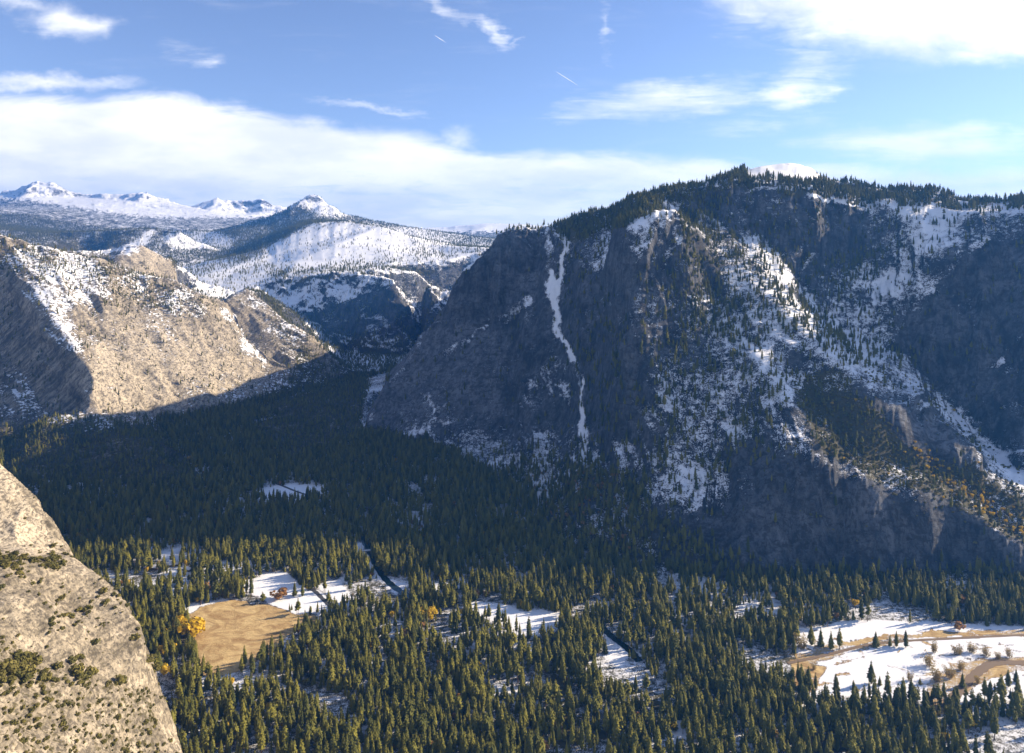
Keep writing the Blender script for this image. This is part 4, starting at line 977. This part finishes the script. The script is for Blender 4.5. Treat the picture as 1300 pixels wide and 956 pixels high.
w1 = noise_n(nt, mapped(nt, AB, (.9, 2.2, 1)), 1.0, 7, .6, .6); w2 = noise_n(nt, mapped(nt, AB, (.35, 2.6, 1), (0, 0, R(-8))), 1.6, 7, .62, .9); w3 = noise_n(nt, mapped(nt, AB, (1.4, 9, 1), (0, 0, R(10))), 1.2, 6, .6, .5)
n1 = math_(nt, 'SUBTRACT', w1, .5); n2 = math_(nt, 'SUBTRACT', w2, .5); n3 = math_(nt, 'SUBTRACT', w3, .5)
wpA = math_(nt, 'MULTIPLY', math_(nt, 'SUBTRACT', noise_n(nt, mapped(nt, AB, (1.1, 1.8, 1)), 1.3, 5, .6), .5), 1.1)
wpB = math_(nt, 'MULTIPLY', math_(nt, 'SUBTRACT', noise_n(nt, mapped(nt, AB, (1.0, 1.6, 1), (0, 0, 2.0)), 1.5, 5, .6), .5), .45)
Aw = math_(nt, 'ADD', A, wpA); Bw = math_(nt, 'ADD', B, wpB)
def ell(cx, cy, rx, ry, ang, s):
    ca, sa = math.cos(R(ang)), math.sin(R(ang)); X = math_(nt, 'SUBTRACT', Aw, cx/100); Y = math_(nt, 'SUBTRACT', Bw, cy/100)
    U = math_(nt, 'DIVIDE', math_(nt, 'ADD', math_(nt, 'MULTIPLY', X, ca), math_(nt, 'MULTIPLY', Y, sa)), rx/100); V = math_(nt, 'DIVIDE', math_(nt, 'SUBTRACT', math_(nt, 'MULTIPLY', Y, ca), math_(nt, 'MULTIPLY', X, sa)), ry/100)
    r = math_(nt, 'SQRT', math_(nt, 'ADD', math_(nt, 'MULTIPLY', U, U), math_(nt, 'MULTIPLY', V, V)))
    return math_(nt, 'MULTIPLY', math_(nt, 'SUBTRACT', 1.0, r, clamp=True), s)
def mx(*a):
    o = a[0]
    for q in a[1:]: o = math_(nt, 'MAXIMUM', o, q)
    return o
# the long bank lying over the horizon: its upper edge against bearing
cv = nt.nodes.new('ShaderNodeFloatCurve'); nt.links.new(math_(nt, 'DIVIDE', math_(nt, 'ADD', A, 3.0), 20.0), cv.inputs['Value'])
edge = [(-300,118),(0,118),(150,120),(205,117),(300,132),(370,146),(450,158),(520,168),(575,180),(640,190),(720,192),(850,196),(950,203),(1080,208),(1180,212),(1300,212),(1700,205)]
cm = cv.mapping.curves[0]
while len(cm.points) > 2: cm.points.remove(cm.points[1])
for i, (a, b_) in enumerate(edge):
    u, v = (a/100+3)/20, b_/400
    if i == 0: cm.points[0].location = (u, v)
    elif i == len(edge)-1: cm.points[1 if len(cm.points) == 2 else len(cm.points)-1].location = (u, v)
    else: cm.points.new(u, v)
cv.mapping.update()
top = math_(nt, 'MULTIPLY', cv.outputs[0], 4.0)
bank = math_(nt, 'ADD', math_(nt, 'SUBTRACT', B, top), math_(nt, 'ADD', math_(nt, 'MULTIPLY', n1, .42), math_(nt, 'MULTIPLY', n2, .22)))
bank = smoo(nt, bank, -.06, .20)
gap = smoo(nt, math_(nt, 'ADD', math_(nt, 'MULTIPLY', n3, 1.2), math_(nt, 'MULTIPLY', math_(nt, 'SUBTRACT', B, 2.2), .40)), .08, .36)
bank = math_(nt, 'MULTIPLY', bank, math_(nt, 'SUBTRACT', 1.0, math_(nt, 'MULTIPLY', gap, .38)))
soft = mx(ell(1190,5,330,85,4,1.7), ell(1120,20,250,60,8,1.1), ell(85,28,80,32,8,.95), ell(30,5,90,25,15,.7), ell(50,105,150,17,1,.85), ell(585,178,45,28,-20,.6), ell(1300,30,150,60,0,1.5))
wisp = mx(ell(860,124,200,36,-5,.95), ell(1010,112,85,34,-12,1.1), ell(1190,182,230,38,2,1.05), ell(1230,205,180,20,2,.5), ell(625,40,60,13,28,.75), ell(570,10,80,14,22,.5), ell(768,35,14,60,-12,.4), ell(270,78,40,14,-15,.45), ell(230,60,60,30,0,.28), ell(470,136,130,9,7,.6), ell(1040,75,60,60,20,.5), ell(980,160,140,26,-3,.5), ell(665,50,12,10,0,.5), ell(950,20,60,40,-20,.5))
sf = smoo(nt, math_(nt, 'ADD', soft, math_(nt, 'MULTIPLY', n1, 1.0)), .05, 1.0); sf = math_(nt, 'MULTIPLY', sf, smoo(nt, soft, 0, .15))
wf = smoo(nt, math_(nt, 'ADD', wisp, math_(nt, 'ADD', math_(nt, 'MULTIPLY', n2, 1.1), math_(nt, 'MULTIPLY', n3, .7))), .08, 1.15); wf = math_(nt, 'MULTIPLY', math_(nt, 'MULTIPLY', wf, .85), smoo(nt, wisp, 0, .12))
cirrus = math_(nt, 'MULTIPLY', smoo(nt, math_(nt, 'ADD', n2, math_(nt, 'MULTIPLY', n1, .5)), .02, .5), .16)
cf = math_(nt, 'MINIMUM', mx(math_(nt, 'MULTIPLY', bank, .96), sf, wf, cirrus), .97)
front = smoo(nt, dy, .05, .3); cf = math_(nt, 'ADD', math_(nt, 'MULTIPLY', cf, front), math_(nt, 'MULTIPLY', math_(nt, 'SUBTRACT', 1.0, front), .12))
STR = .06
cw = noise_n(nt, mapped(nt, AB, (.5, 1.6, 1)), 1.3, 5, .55)
ccol = mixc(nt, smoo(nt, cw, .3, .7), (8.3, 8.3, 8.6), (11.5, 11.0, 10.3))
tint = nt.nodes.new('ShaderNodeMix'); tint.data_type = 'RGBA'; tint.blend_type = 'MULTIPLY'; tint.inputs[0].default_value = 1; nt.links.new(sky.outputs[0], tint.inputs[6]); tint.inputs[7].default_value = (1.42, 1.25, 1.33, 1)
fin = mixc(nt, cf, tint.outputs[2], ccol); nt.links.new(fin, bg.inputs[0]); bg.inputs[1].default_value = STR
wd.cycles.sampling_method = 'MANUAL'; wd.cycles.sample_map_resolution = 512

sl = bpy.data.lights.new('sun', 'SUN'); sl.energy = 5.0; sl.angle = R(.5); sl.color = (1, .83, .62)
so = bpy.data.objects.new('sun', sl); col.objects.link(so)
sd = Vector((math.cos(R(SUN_E))*math.cos(R(SUN_A)), math.cos(R(SUN_E))*math.sin(R(SUN_A)), math.sin(R(SUN_E))))
so.rotation_euler = sd.to_track_quat('Z', 'Y').to_euler()

# ------------------------------------------------------------------ camera
cd = bpy.data.cameras.new('camera'); cam = bpy.data.objects.new('camera', cd); col.objects.link(cam); sc.camera = cam
cam.location = (0, 0, CAMZ); cam.rotation_euler = (R(90), 0, 0)
cd.sensor_width = 36; cd.lens = 36*F/1300; cd.shift_y = -(478-HY)/1300; cd.clip_start = 1; cd.clip_end = 80000
sc.view_settings.view_transform = 'Standard'; sc.view_settings.look = 'None'; sc.view_settings.exposure = 1.3; sc.view_settings.gamma = 1
sc.render.resolution_x = 1024; sc.render.resolution_y = 753
sc.cycles.max_bounces = 4; sc.cycles.volume_bounces = 0
